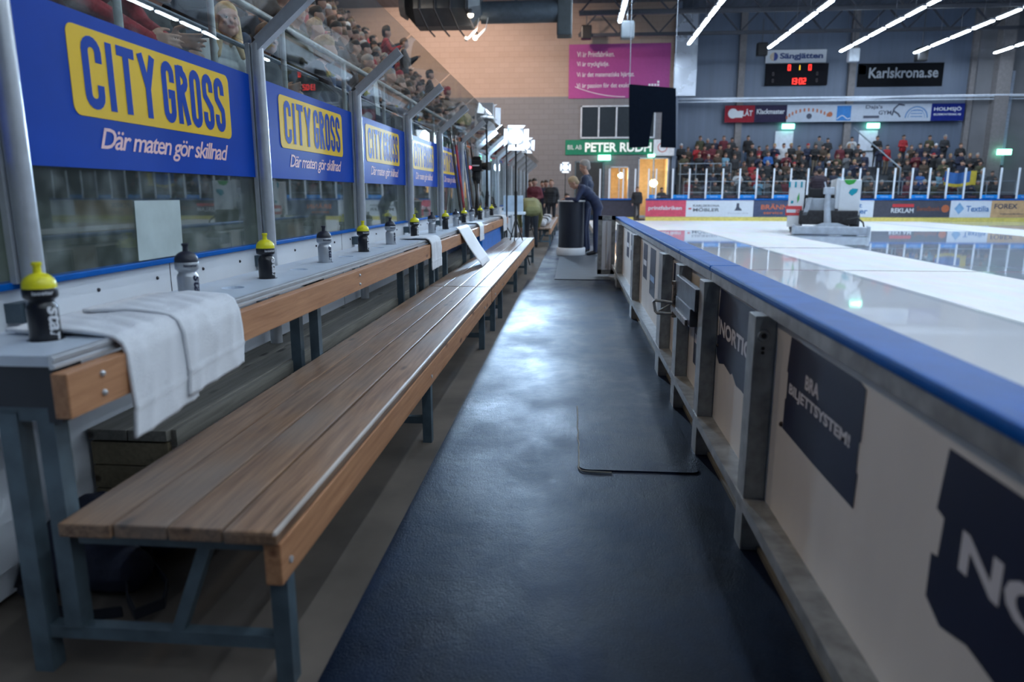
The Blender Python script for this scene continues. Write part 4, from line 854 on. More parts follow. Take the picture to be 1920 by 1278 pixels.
def ex_arch(t, y):
    mb = MB(); mb.ribbon(arc(0, 0, .65, 0, 180, 16), .07, (21.0, y, 5.85), FU, FV, 0); mb.ribbon(arc(0, 0, .5, 0, 180, 16), .03, (21.0, y, 5.85), FU, FV, 0)
    for z in (5.9, 6.08, 6.25): mb.box(20.65, 21.35, y - .003, y, z, z + .05)
    obj('arch_mark', mb, mbl, t)
z0, z1 = 5.66, 6.68; Y8 = 47.55
ad('dark red advert ending in ÅT, leftmost of the far wall banners', 9.45, 11.27, z0, z1, Y8, dr, [('PLÅT', 10.35, 6.05, .8, .42)], None, ex_plat)
ad('plum advert reading Klackmaster beside the red one', 11.27, 13.24, z0, z1, Y8, dp, [('Klackmaster', 11.4, 6.15, 1.7, .3)])
ad('white advert with an orange arch of letters', 13.24, 16.2, z0, z1, Y8, wh, (), None, ex_pizza)
ad('white advert with a bright blue square and wave', 16.2, 17.7, z0, z1, Y8, wh, (), None, ex_blue)
ad('white advert for a gym with a black figure mark', 17.7, 20.1, z0, z1, Y8, wh, [("Daja's", 17.95, 6.35, 1.0, .28), ('GYM', 18.75, 6.05, .75, .25)], nb, ex_gym)
ad('white advert with a pale blue arch emblem', 20.1, 21.85, z0, z1, Y8, wh, (), None, ex_arch)
ad('dark blue advert reading HOLMSJÖ, rightmost of the far wall banners', 21.85, 23.8, z0, z1, Y8, db, [('HOLMSJÖ', 22.0, 6.2, 1.6, .3), ('BILDEMONTERING AB', 22.0, 5.98, 1.6, .12)])
# black hanging shape with a notch
mb = MB(); mb.prism([(2.18, 5.53), (4.02, 5.36), (4.12, 3.08), (3.52, 3.10), (3.52, 4.45), (3.17, 4.45), (3.02, 3.12), (2.26, 3.09)], (0, 30, 0), FU, FV, .12); mb.v = [(x, y + .12, z) for x, y, z in mb.v]
t = thing('hanging_screen', 'black hanging cloth with a notched lower edge before the green sign', 'cloth', (3.1, 30, 3.1)); obj('screen', mb, mat('screen_black', (.004, .007, .014), .9, spec=.05), t)
mb = MB(); mb.tube([(2.2, 30, 5.5), (2.15, 30, 12.2)], .015, 5); mb.tube([(3.95, 30, 5.35), (3.95, 30, 12.2)], .015, 5); obj('cable', mb, mat('cable_grey', (.3, .35, .42), .5), t)
# far boards
BY_ = 40.0
mb = MB(); mb.box(4.0, 27.0, BY_, BY_ + .1, -.17, .98); struct('wall_rink_end', mb, M['white'])
mb = MB(); mb.box(1.4, 3.45, BY_, BY_ + .1, -.17, .98); struct('wall_rink_corner', mb, mat('board_dark', (.03, .03, .05), .5))
mb = MB(); mb.box(1.4, 3.45, BY_ - .02, BY_, -.17, 0.02); mb.box(4, 27, BY_ - .02, BY_, -.17, .04); struct('baseboard_far', mb, mat('kick_yellow', (.70, .60, .16), .45))
mb = MB(); mb.box(1.4, 3.45, BY_ - .06, BY_ + .14, .95, 1.02); mb.box(4, 27, BY_ - .06, BY_ + .14, .94, 1.01); struct('trim_10', mb, M['blue'])
bp = mat('ad_pink', (.58, .07, .13), .45); bw = mat('ad_boardwhite', (.62, .68, .76), .45, var=.03); bn = mat('ad_navy', (.05, .07, .14), .45); bd = mat('ad_dark', (.055, .06, .085), .45); bo = mat('ad_wood', (.55, .36, .19), .5)
yb = BY_ - .022; G2 = 'adverts on the far rink boards'
def a2(label, x0, x1, bg, items=(), col=None, extra=None): return ad(label, x0, x1, .05, .93, yb + .018, bg, items, col, extra, 'board_advert', G2)
a2('pink board advert ending in fabriken at the left of the far boards', 4.0, 6.17, bp, [('printfabriken', 4.15, .35, 1.8, .28)])
a2('white board advert reading MÖBLER', 6.17, 8.2, bw, [('KARLSKRONA', 6.55, .58, 1.4, .12), ('MÖBLER', 6.55, .33, 1.4, .22)], mat('print_charcoal', (.10, .12, .15), .5), lambda t, y: obj('red_mark', (lambda b: b.box(6.3, 6.46, y - .003, y, .44, .52) or b)(MB()), mat('mark_red', (.5, .05, .05), .5), t))
def boot(t, y): mb = MB(); mb.prism([(8.75, .38), (9.15, .38), (9.1, .48), (9.0, .55), (8.98, .78), (8.86, .78), (8.84, .55)], (0, y, 0), FU, FV, -.003); obj('dark_emblem', mb, nb, t)
a2('white board advert with a small dark emblem', 8.2, 9.75, bw, [('Golvservice', 8.4, .2, 1.1, .09)], mat('print_faint', (.45, .5, .58), .5), boot)
a2('navy board advert with orange letters left of the ice machine', 9.75, 11.75, bn, [('BRÄNN', 10.15, .45, 1.4, .3), ('service', 10.3, .2, 1.0, .14)], mat('print_orange2', (.55, .14, .06), .5))
a2('grey board advert hidden behind the ice machine', 11.75, 13.8, bn)
a2('white board advert with blue letters ending in st, right of the ice machine', 13.8, 16.0, bw, [('frost', 14.4, .55, 1.0, .25), ('wetter', 14.4, .22, 1.3, .25)], mbl)
def rek(t, y):
    mb = MB(); mb.box(17.15, 18.4, y - .003, y, .58, .72); mb.box(16.2, 16.75, y - .003, y, .28, .75); obj('red_blocks', mb, mat('print_red2', (.5, .04, .05), .5), t)
a2('dark board advert with red blocks and white REKLAM', 16.0, 18.1, bd, [('REKLAM', 16.9, .28, 1.15, .24)], None, lambda t, y: obj('red_blocks', (lambda b: b.box(16.95, 18.05, y - .003, y, .58, .74) or b.box(16.2, 16.7, y - .003, y, .28, .74) or b)(MB()), mat('print_red2', (.5, .04, .05), .5), t))
a2('dark board advert with dim orange bank lettering and an orange disc', 18.1, 19.9, bd, [('Swedbank', 18.2, .38, 1.2, .24)], mat('print_rust', (.22, .08, .05), .5), lambda t, y: obj('orange_disc', (lambda b: b.prism(arc(19.65, .5, .2, 0, 360, 16)[:-1], (0, y, 0), FU, FV, -.003) or b)(MB()), ob, t))
a2('white board advert reading Textilia with a blue diamond', 19.9, 21.95, bw, [('Textilia', 20.7, .35, 1.15, .3)], mbl, lambda t, y: obj('diamond_mark', (lambda b: b.prism([(20.1, .5), (20.35, .2), (20.6, .5), (20.35, .82)], (0, y, 0), FU, FV, -.003) or b)(MB()), mat('mark_paleblue', (.2, .38, .6), .5), t))
a2('tan board advert reading FOREX at the right edge', 21.95, 25.5, bo, [('FOREX', 22.1, .5, 1.15, .26), ('Valutaväxling', 22.4, .18, 1.2, .09)], nb)
# stanchions and panes of the far boards
pm = mat('post_white', (.70, .76, .84), .4, var=.03)
xs = [4.12] + [4.52 + .888 * i for i in range(26)]
mb = MB(); mb.box(-.045, .045, -.03, .05, 0, 1.62); s0 = None; cnt = {}
for i, x in enumerate(xs):
    q = over(x); cnt[q] = cnt.get(q, -1) + 1; lab = '%s white glass post %s' % (ORD(cnt[q]), ADX[q][1])
    if s0 is None:
        mb = MB(); mb.box(x - .04, x + .04, BY_ + .02, BY_ + .09, 1.0, 2.6); s0 = one('stanchion', mb, pm, lab, 'post', (x, BY_, 1.0), 'white posts of the far glass')
    else: c = s0.copy(); COL.objects.link(c); c.location.x = x; c['label'] = lab
for i, x in enumerate((1.5, 2.0, 2.75, 3.4)):
    c = s0.copy(); COL.objects.link(c); c.location.x = x; c['label'] = 'white glass post in the corner section left of the gate gap, %s' % ['first', 'second', 'third', 'fourth'][i]
strips = [mat('strip_blue', (.0, .24, .70), .4), mat('strip_black', (.015, .015, .025), .4)]
g0 = None; cnt = {}
for i in range(len(xs) - 1):
    x0, x1 = xs[i] + .05, xs[i + 1] - .05
    q = over((x0 + x1) / 2); cnt[q] = cnt.get(q, -1) + 1
    t = thing('rink_glass', '%s glass pane with a %s sticker strip, %s' % (ORD(cnt[q]), ('bright blue', 'black')[i % 2], ADX[q][1]), 'glass pane', (x0, BY_ + .05, 1.0), 'panes of the far glass')
    mb = MB(); mb.box(x0, x1, BY_ + .05, BY_ + .06, 1.0, 2.5); obj('glass', mb, M['glassfar'], t); mb = MB(); mb.box(x0, x1, BY_ + .04, BY_ + .045, 1.03, 1.22); obj('sticker_strip', mb, strips[i % 2], t)
    mb = MB(); text(mb, 'Karlskrona', (x0 + .2, BY_ + .038, 1.09), FU, FV, .4, .08, off=.001); obj('lettering', mb, wtxt if i % 2 == 0 else mat('print_dimred', (.25, .1, .1), .5), t)

# ================================================================ CROWDS
skin = mat('skin', (.46, .27, .20), .55, var=.05); skind = mat('skin_brown', (.36, .205, .15), .55, var=.05); lip = mat('lips', (.40, .14, .12), .5)
jc = dict(black=(.012, .013, .018), charcoal=(.03, .032, .04), navy=(.015, .022, .06), brown=(.07, .045, .03), olive=(.07, .07, .035), grey=(.14, .15, .17), red=(.42, .02, .03), white=(.62, .64, .68), blue=(.02, .12, .42), lightblue=(.16, .35, .5), yellow=(.55, .45, .03), maroon=(.14, .015, .03), green=(.05, .3, .06), orange=(.5, .12, .03))
JM = {k: mat('jacket_' + k, tuple(q * .75 for q in v), .75, var=.15, scale=14) for k, v in jc.items()}
tr = [mat('trousers_dark', (.02, .022, .03), .8), mat('trousers_denim', (.06, .10, .18), .8, var=.2, scale=30), mat('trousers_khaki', (.16, .13, .10), .8)]
HM = {'dark': mat('hair_dark', (.025, .017, .012), .6), 'brown': mat('hair_brown', (.10, .055, .03), .6, var=.3), 'fair': mat('hair_fair', (.34, .22, .10), .55, var=.3, scale=30), 'grey': mat('hair_grey', (.30, .29, .28), .6)}
beanie = [mat('beanie_black', (.015, .015, .02), .9), mat('beanie_white', (.6, .62, .66), .9), mat('beanie_red', (.4, .03, .04), .9)]
shoe = M['black']
ST1 = pose(STAND, wrl=(.25, .08, 1.10), wrr=(.25, -.06, 1.13), ell=(.02, .27, 1.15), elr=(.02, -.27, 1.15))
ST2 = STAND
ST3 = pose(STAND, ell=(.12, .28, 1.2), elr=(.12, -.28, 1.2), wrl=(.33, .06, 1.33), wrr=(.33, -.06, 1.33))
protos = []
def crowd_proto(J, voxel, coat):
    P, g = body_prims(J, coat); me = remesh(P, voxel, 1)
    while len(me.materials) < 5: me.materials.append(None)
    hp = remesh([(g(-.03, 0, .045), g(.008, 0, .068), .095, .088, 0), (g(-.045, 0, -.02), g(-.05, 0, -.03), .085, .07, 0)], .02, 1); hp.materials.clear(); hp.materials.append(HM['dark']); return me, hp
PR_ST = [crowd_proto(ST1, .03, 1.15), crowd_proto(ST2, .03, 1.2), crowd_proto(ST3, .03, 1.1)]
SITA = pose(SIT, ell=(.16, .26, .32), elr=(.16, -.26, .32), wrl=(.36, .05, .36), wrr=(.36, -.05, .36))
SITB = pose(SIT, chest=(.10, 0, .46), neck=(.17, 0, .59), head=(.25, 0, .75), shl=(.15, .18, .56), shr=(.15, -.18, .56), ell=(.30, .24, .28), elr=(.30, -.24, .28), wrl=(.45, .05, .22), wrr=(.45, -.05, .22))
PR_SI = [crowd_proto(SIT, .03, 1.12), crowd_proto(SITA, .03, 1.15), crowd_proto(SITB, .03, 1.12)]
def crowd_person(proto, loc, yaw, jk, ht, scale, label, group, legm=0):
    me, hp = proto
    r = thing('person', label, 'person', loc, group); r.rotation_euler = (0, 0, yaw); r.scale = (scale,) * 3
    b = D.objects.new('body', me); COL.objects.link(b); b.parent = r; slots(b, [skin if random.random() < .6 else skind, JM[jk], tr[legm], shoe, lip])
    h = D.objects.new('hair', hp); COL.objects.link(h); h.parent = r; h.material_slots[0].link = 'OBJECT'; h.material_slots[0].material = ht; 
    if ht in beanie: h.name = 'knit_cap'
    return r
def pick_hair():
    q = random.random(); return HM['dark'] if q < .38 else HM['brown'] if q < .6 else HM['fair'] if q < .7 else HM['grey'] if q < .8 else beanie[0] if q < .92 else beanie[random.choice((1, 2))]
cols = ['black'] * 14 + ['charcoal'] * 10 + ['navy'] * 8 + ['brown'] * 5 + ['olive'] * 3 + ['maroon'] * 3 + ['grey'] * 2 + ['red', 'white', 'blue', 'lightblue', 'red']
cname = dict(black='black', charcoal='charcoal', navy='navy', brown='brown', olive='olive', grey='grey', red='red', white='white', blue='bright blue', lightblue='light blue', yellow='yellow', maroon='maroon', green='green', orange='orange')
rown = ['front', 'second', 'third', 'fourth', 'fifth', 'back']
random.seed(21)
# tiers of the far bleachers
t = thing('bleacher_railing', 'grey tube railings in front of and between the far bleachers', 'railing', (15, 42, -.1)); mb = MB()
for r in range(6): mb.box(6.3, 24.2, 42.3 + r * .86, 47.9, -.1 if r == 0 else -.1 + (r - 1) * .54, .3 + r * .54 - .1)
struct('floor_bleachers', mb, mat('bleacher_grey', (.06, .065, .08), .7))
mb = MB()
for z in (.75, 1.35, 1.95): mb.tube([(6.3, 42.0, z), (24.2, 42.0, z)], .025, 6)
for i in range(13): mb.tube([(6.3 + i * 1.49, 42.0, -.1), (6.3 + i * 1.49, 42.0, 1.95)], .025, 6)
for z in (3.0, 2.4): mb.tube([(6.2, 43.6, z), (9.2, 43.6, z)], .03, 6)
for x in (6.3, 7.2, 8.2, 9.2): mb.tube([(x, 43.6, .9), (x, 43.6, 3.0)], .03, 6)
mb.tube([(17.0, 46.6, 5.2), (18.6, 43.3, 2.7)], .04, 6); mb.tube([(18.6, 43.3, .6), (18.6, 43.3, 2.7)], .04, 6)
obj('rails', mb, mat('rail_grey', (.25, .30, .36), .5, .4), t)
for r in range(6):
    y = 42.75 + r * .86; zf = .2 + r * .54; x = 6.6 + random.random() * .3
    while x < 23.8:
        occ = .93 if r < 4 else (.85 if r == 4 and x < 22 else .52)
        if r == 5 and (12.2 < x < 14.4 or x > 22.8 or 19 < x < 19.8): occ = .0
        if 17.4 < x < 18.5: occ = 0.0 if r > 1 else .2
        if x < 8 and r in (1, 2): occ = .25
        if random.random() < occ:
            jk = random.choice(cols)
            crowd_person(random.choice(PR_ST), (x, y + random.uniform(-.1, .1), zf), -PI / 2 + random.uniform(-.35, .35), jk, pick_hair(), random.uniform(.97, 1.09),
                         'standing spectator in %s jacket, %s row, %s' % (cname[jk], rown[r], ADX[over(x * 40 / y)][1]), 'spectators in the far bleachers', random.choice((0, 0, 1, 2)))
        x += random.uniform(.42, .55)
# blue and yellow flag held by the front rows
mb = MB(); n = 10
for k, (v0, v1) in enumerate(((0, .22), (.22, 1.0))):
    vs = [(20.3 + 1.3 * i / n, 41.75 + .06 * math.sin(i * 1.1), 1.75 - .12 * math.sin(i / n * PI) + (.75) * v) for i in range(n + 1) for v in (v0, v1)]
    mb.add(vs, [(2 * i, 2 * i + 2, 2 * i + 3, 2 * i + 1) for i in range(n)], 1 - k)
vs = [(21.6 + .35 * i / 3, 41.75, 1.75 + .75 * v) for i in range(4) for v in (0, 1)]; mb.add(vs, [(2 * i, 2 * i + 2, 2 * i + 3, 2 * i + 1) for i in range(3)], 1)
o = one('flag', mb, [mat('flag_blue', (.02, .12, .40), .7), mat('flag_yellow', (.60, .45, .03), .7)], 'blue and yellow flag held up behind the far glass', 'flag', (21, 41.8, 1.75)); s = o.modifiers.new('s', 'SOLIDIFY'); s.thickness = .01

# left stand
mb = MB(); RW, RH = .72, .62
for r in range(11): mb.box(-2.06 - r * RW - (0 if r == 0 else .35), -11, .5, 31, 0, 1.42 + r * RH)
struct('floor_stand', mb, mat('stand_dark', (.03, .028, .028), .8))
for r in range(11): mb = MB(); mb.box(-2.75 - r * RW, -2.45 - r * RW, .5, 31, 1.80 + r * RH, 1.86 + r * RH); mb.box(-2.68 - r * RW, -2.6 - r * RW, .5, 31, 1.42 + r * RH, 1.80 + r * RH); one('stand_seat', mb, D.materials.get('seat_dark') or mat('seat_dark', (.06, .05, .045), .7), 'long dark seat plank, %s row of the left stand' % (['front', 'second', 'third', 'fourth', 'fifth', 'sixth', 'seventh', 'eighth', 'ninth', 'tenth', 'top'][r]), 'seat', (-2.6 - r * RW, 15, 1.42 + r * RH), 'seat planks of the left stand')
t = thing('hand_rail', 'long grey tube railing in front of the left stand seats', 'railing', (-2.1, 4, 1.4)); RX = -2.1
mb = MB(); mb.tube([(RX, .8, 2.43), (RX, 20, 2.43)], .024, 12); obj('rail_tube', mb, M['galv'], t, True)
mb = MB(); mb.tube([(RX - .3, .8, 2.30), (RX - .3, 20, 2.30)], .018, 8); obj('lower_tube', mb, M['galvpaint'], t, True)
for y in (2.05, 3.35, 4.25, 5.3, 6.7, 8.1, 9.5, 11, 12.6, 14.3, 16):
    mb = MB(); mb.tube([(RX, y, 1.42), (RX, y, 2.43)], .02, 10); obj('rail_post', mb, M['galv'], t, True)
lr = ['front', 'second', 'third', 'fourth', 'fifth', 'sixth', 'seventh', 'eighth', 'ninth', 'tenth', 'top']
lcols = ['black'] * 5 + ['charcoal'] * 4 + ['navy'] * 4 + ['brown'] * 4 + ['olive'] * 2 + ['grey'] * 3 + ['white'] * 2 + ['red'] * 2 + ['maroon'] * 2 + ['orange', 'blue', 'lightblue']
random.seed(5)
for r in range(11):
    x = -2.62 - r * RW; zs = 1.86 + r * RH; hz = zs + .8 - 1.25; y = max(3.74 * hz - 1.2, 7.0 if r == 0 else 3.0)
    while y < 30:
        if random.random() < (.8 if y < 18 else .7):
            jk = random.choice(lcols) if y > 11 or r > 3 else random.choice(('black', 'navy', 'charcoal', 'brown', 'olive')); where = 'near' if y < 12 else 'middle' if y < 20 else 'far'
            crowd_person(random.choice(PR_SI) , (x, y, zs + .0), random.uniform(-.45, .45), jk, pick_hair() if y > 11 else random.choice([HM['dark'], HM['brown'], HM['fair']]), random.uniform(.92, 1.03), 'seated spectator in %s top, %s row, %s part of the left stand' % (cname[jk], lr[r], where), 'spectators in the left stand', random.choice((0, 1, 0)))
        y += random.uniform(.58, .8) * (1 if y < 18 else 1.25)
# standing people at the end of the stand
for (x, y, z, jk) in ((-4.6, 18.2, 4.0, 'red'), (-4.9, 19.4, 4.3, 'black'), (-4.35, 19.0, 3.9, 'charcoal'), (-3.9, 20.0, 3.3, 'black'), (-3.6, 21, 3.0, 'brown'), (-3.3, 22.0, 2.6, 'navy'), (-3.1, 23, 2.4, 'maroon')):
    crowd_person(PR_ST[2], (x, y, z - .55), .2, jk, pick_hair(), 1, 'standing supporter in %s jacket near the far end of the left stand' % cname[jk], 'spectators in the left stand', 0)

# ================================================================ SPECTATORS RIGHT BEHIND THE GLASS
HLONG = [((-.035, 0, .045), (-.01, 0, .06), .092, .088), ((-.03, .075, .03), (-.03, .085, -.14), .035, .04), ((-.03, -.075, .03), (-.03, -.085, -.14), .035, .04), ((-.06, 0, 0), (-.07, 0, -.14), .07, .06), ((-.01, .07, -.12), (.02, .095, -.26), .035, .02), ((-.01, -.07, -.12), (.02, -.095, -.26), .035, .02)]
HSHORT = [((-.035, 0, .045), (-.008, 0, .062), .091, .087), ((-.05, 0, -.01), (-.055, 0, -.03), .07, .06), ((0, .078, .04), (-.01, .082, .01), .018, .014), ((0, -.078, .04), (-.01, -.082, .01), .018, .014)]
# woman: forearms on the thighs, holding a cup, face turned towards the rink and camera
WJ = pose(SIT, chest=(.12, 0, .47), waist=(.03, 0, .28), neck=(.20, 0, .61), head=(.27, 0, .79), shl=(.18, .17, .57), shr=(.18, -.17, .57), ell=(.30, .25, .31), elr=(.27, -.26, .30), wrl=(.50, .13, .25), wrr=(.48, -.09, .22))
wh_ = dict(l=dict(wr=(.50, .13, .25), fwd=(.75, -.6, .1), side=(0, 0, -1), palm_n=(-.5, -.8, 0), curl=.45), r=dict(wr=(.48, -.09, .22), fwd=(.75, .5, -.1), side=(0, 0, -1), palm_n=(-.4, .8, 0), curl=.3))
person('blond woman in a pale grey jacket sitting behind the glass and looking to the rink', WJ, [mat('skin_woman', (.56, .34, .26), .5, var=.04), mat('jacket_pale', (.48, .53, .56), .7, var=.1, scale=10, bump=.3), tr[1], shoe, lip], mat('hair_blond', (.50, .36, .18), .5, var=.3, scale=40, stretch=(1, 1, .2)), (-2.93, 5.72, 1.765), -.25, voxel=.009, coat=1.1, hands=wh_, look=(.86, -.50, .02), hairp=HLONG, name='person', cat='person', group='spectators in the left stand')
MJ = pose(WJ, wrl=(.46, .16, .30), wrr=(.42, -.06, .34), elr=(.30, -.26, .30))
mh = dict(l=dict(wr=(.46, .16, .30), fwd=(.7, -.65, .1), side=(0, 0, -1), palm_n=(-.5, -.8, 0), curl=.5), r=dict(wr=(.42, -.06, .34), fwd=(.8, .3, .25), side=(0, 0, -1), palm_n=(-.3, .8, 0), curl=.15))
person('dark haired man in a black jacket and jeans beside the blond woman', MJ, [skind, mat('jacket_dark', (.022, .03, .035), .8, bump=.3, scale=12), tr[1], shoe, lip], HM['brown'], (-2.93, 6.45, 1.78), -.2, voxel=.010, coat=1.15, hands=mh, look=(.95, -.3, -.15), hairp=HSHORT, name='person', group='spectators in the left stand')
# person in the red jacket, clasping hands over the knees
RJ = pose(SIT, chest=(.13, 0, .46), waist=(.03, 0, .28), neck=(.21, 0, .60), head=(.27, 0, .78), shl=(.17, .19, .56), shr=(.17, -.19, .56), ell=(.30, .30, .30), elr=(.26, -.28, .30), wrl=(.47, .20, .20), wrr=(.46, .02, .17))
rh = dict(l=dict(wr=(.50, .20, .20), fwd=(.75, .15, -.05), side=(.3, 0, -1), palm_n=(0, -1, -.2), curl=.22, k=1.1), r=dict(wr=(.46, .02, .17), fwd=(.8, .45, -.05), side=(0, 0, -1), palm_n=(-.3, .8, 0), curl=.35, k=1.05))
person('person in a dark red jacket with open hands over the knees above the first banner', RJ, [skin, mat('jacket_redwool', (.30, .012, .025), .85, bump=.5, scale=40), tr[1], shoe, lip], HM['dark'], (-2.70, 3.76, 1.885), .1, voxel=.0075, coat=1.15, hands=rh, look=(1, 0, 0), hairp=HSHORT, name='person', group='spectators in the left stand', smooth=1)
person('person in a black coat between the red jacket and the blond woman', MJ, [skind, JM['black'], tr[0], shoe, lip], HM['dark'], (-2.97, 4.75, 1.80), .1, voxel=.012, coat=1.2, look=(1, 0, 0), hairp=HSHORT, name='person', group='spectators in the left stand')
mb = MB(); mb.lathe([(.028, 0), (.038, .09), (.040, .095)], (-2.33, 5.64, 1.945), 16); one('paper_cup', mb, mat('cup_white', (.7, .7, .7), .5), 'white paper cup held by the woman behind the glass', 'cup', (-2.33, 5.64, 1.945), None, True)
# scarf hanging on the rail
mb = MB(); vs = []
for i in range(15):
    a = PI * min(i, 6) / 6; z = 2.43 + .03 * math.sin(a) if i <= 6 else 2.43 - (i - 6) * .045; x = RX + .032 * math.cos(PI - a) if i <= 6 else RX + .034
    for y in (7.55, 7.72): vs.append((x, y + (i - 6) * .01 * (i > 6), z))
mb.add(vs, [(2 * i, 2 * i + 1, 2 * i + 3, 2 * i + 2) for i in range(14)]); o = one('paper_sheet', mb, mat('paper_scarf', (.42, .48, .5), .7, var=.2, scale=30), 'pale printed strip hanging over the hand rail above the second banner', 'paper', (RX, 7.6, 2.2)); s = o.modifiers.new('s', 'SOLIDIFY'); s.thickness = .006

# ================================================================ PODIUM AND PEOPLE IN THE CORRIDOR
t = thing('podium', 'round dark standing table on a white base in the corridor', 'podium', (-.01, 15.0, .006))
mb = MB(); mb.lathe([(.01, .006), (.29, .006), (.30, .02), (.30, .15), (.29, .165), (.01, .165)], (-.01, 15.0, 0), 40, cap=False); obj('base', mb, M['white'], t, True)
mb = MB(); mb.lathe([(.262, .165), (.262, 1.10)], (-.01, 15.0, 0), 40, cap=False); obj('drum', mb, mat('drum_dark', (.015, .02, .035), .4, var=.2, scale=3), t, True)
mb = MB(); mb.lathe([(.01, 1.10), (.285, 1.10), (.285, 1.13), (.01, 1.13)], (-.01, 15.0, 0), 40, cap=False); obj('table_top', mb, mat('top_white', (.7, .72, .75), .3), t, True)
mb = MB(); mb.prism([(0, 0), (.20, 0), (.20, .28), (0, .28)], (-.17, 14.86, 1.131), (1, 0, 0), (0, 1, 0), .004); one('paper_sheet', mb, mat('paper_white', (.8, .8, .8), .6, var=.02), 'white papers lying on the podium', 'paper', (-.1, 15, 1.13))
suit = mat('suit_navy', (.012, .024, .075), .7, var=.15); suitb = mat('suit_blue', (.012, .026, .07), .7)
LJ = pose(STAND, pelvis=(-.12, 0, .98), waist=(-.06, 0, 1.12), chest=(.12, 0, 1.29), neck=(.25, 0, 1.39), head=(.38, 0, 1.47), shl=(.19, .18, 1.37), shr=(.19, -.18, 1.37), ell=(.28, .27, 1.13), elr=(.30, -.25, 1.13), wrl=(.50, .16, 1.15), wrr=(.50, -.08, 1.15), hipl=(-.12, .09, .94), hipr=(-.12, -.09, .94), knl=(-.10, .1, .5), knr=(-.10, -.1, .5), anl=(-.10, .1, .09), anr=(-.14, -.1, .09), tol=(.05, .12, .036), tor=(.02, -.12, .036))
lh = dict(l=dict(wr=(.50, .16, 1.15), fwd=(.85, -.4, -.05), side=(0, 1, 0), palm_n=(0, 0, -1), curl=.2), r=dict(wr=(.50, -.08, 1.15), fwd=(.9, .2, -.05), side=(0, -1, 0), palm_n=(0, 0, -1), curl=.3))
person('fair haired man in a dark blue suit leaning over the podium', LJ, [skin, suit, suit, shoe, lip], mat('hair_sand', (.42, .32, .20), .6), (.40, 14.95, .006), PI * .97, voxel=.014, coat=1.02, hands=lh, look=(.78, 0, -.62), hairp=HSHORT)
SJ = pose(STAND, head=(.05, 0, 1.66), wrl=(.2, .2, .98), wrr=(.2, -.2, .98))
o = person('grey haired man in a dark suit standing behind the podium', SJ, [skin, suitb, suit, shoe, lip], HM['grey'], (.30, 15.45, .006), PI * .92, voxel=.014, coat=1.05, look=(.93, .2, -.3), hairp=HSHORT); o.scale = (1.09,) * 3
BJ = pose(STAND, pelvis=(0, 0, .88), waist=(.14, 0, .98), chest=(.34, 0, 1.02), neck=(.46, 0, .96), head=(.58, 0, .86), shl=(.38, .2, .99), shr=(.38, -.2, .99), ell=(.40, .26, .72), elr=(.40, -.26, .72), wrl=(.45, .22, .50), wrr=(.45, -.22, .5), hipl=(0, .09, .86), hipr=(0, -.09, .86))
person('person in an olive jacket bending down with their back to the camera', BJ, [skin, mat('jacket_olive', (.20, .19, .08), .7, bump=.3), tr[0], shoe, lip], HM['grey'], (-.95, 17.0, 0), PI / 2 + .15, voxel=.015, coat=1.3, look=(.6, 0, -.8), hairp=HSHORT)
person('person in dark clothes standing far down the corridor', ST2, [skin, JM['charcoal'], tr[0], shoe, lip], HM['brown'], (-.75, 26.5, 0), -PI / 2 - .3, voxel=.02, coat=1.15, hairp=HSHORT, eyes=False)
for i, (x, y, jk, lab) in enumerate(((-1.3, 25, 'maroon', 'person in a maroon top among the players bench crowd'), (-1.55, 27, 'red', 'person in a red top among the players bench crowd'), (-1.0, 28, 'navy', 'person in navy at the far end of the corridor'), (-1.2, 29.5, 'black', 'person in black at the far end of the corridor'), (-.2, 29, 'charcoal', 'crouching figure in charcoal by the far bright lamps'))):
    crowd_person(PR_ST[i % 3], (x, y, 0 if i < 4 else -.5), -PI / 2, jk, HM['dark'], 1.0, lab, 'people at the far end of the corridor')
crowd_person(PR_ST[1], (3.45, 39.2, -.17), -PI / 2, 'black', HM['brown'], 1.02, 'person in black standing on the ice at the gate gap', 'people at the far gate')
crowd_person(PR_ST[0], (4.95, 41.0, -.17), -PI / 2, 'charcoal', HM['dark'], 1.0, 'person in charcoal behind the pink board advert', 'people at the far gate')
# equipment on the distant bench
random.seed(11); eq = mat('gear_dark', (.03, .035, .05), .7); eqw = mat('gear_white', (.5, .52, .56), .6)
for i, y in enumerate((17.9, 18.8, 19.6, 20.6, 21.8)):
    me = remesh([((0, 0, .08), (random.uniform(-.1, .1), .25, .1), .09, .08, 0), ((.05, .1, .14), (-.08, .2, .16), .07, .06, 0)], .02, 1); me.materials.clear(); me.materials.append(eq if i % 2 else eqw)
    o = D.objects.new('gear_bag', me); COL.objects.link(o); o.location = (-.72, y, .45); tag(o, '%s bag of gear on the distant bench, %s from the podium' % (('pale', 'dark')[i % 2], ['first', 'second', 'third', 'fourth', 'fifth'][i]), 'bag', 'gear on the distant bench')

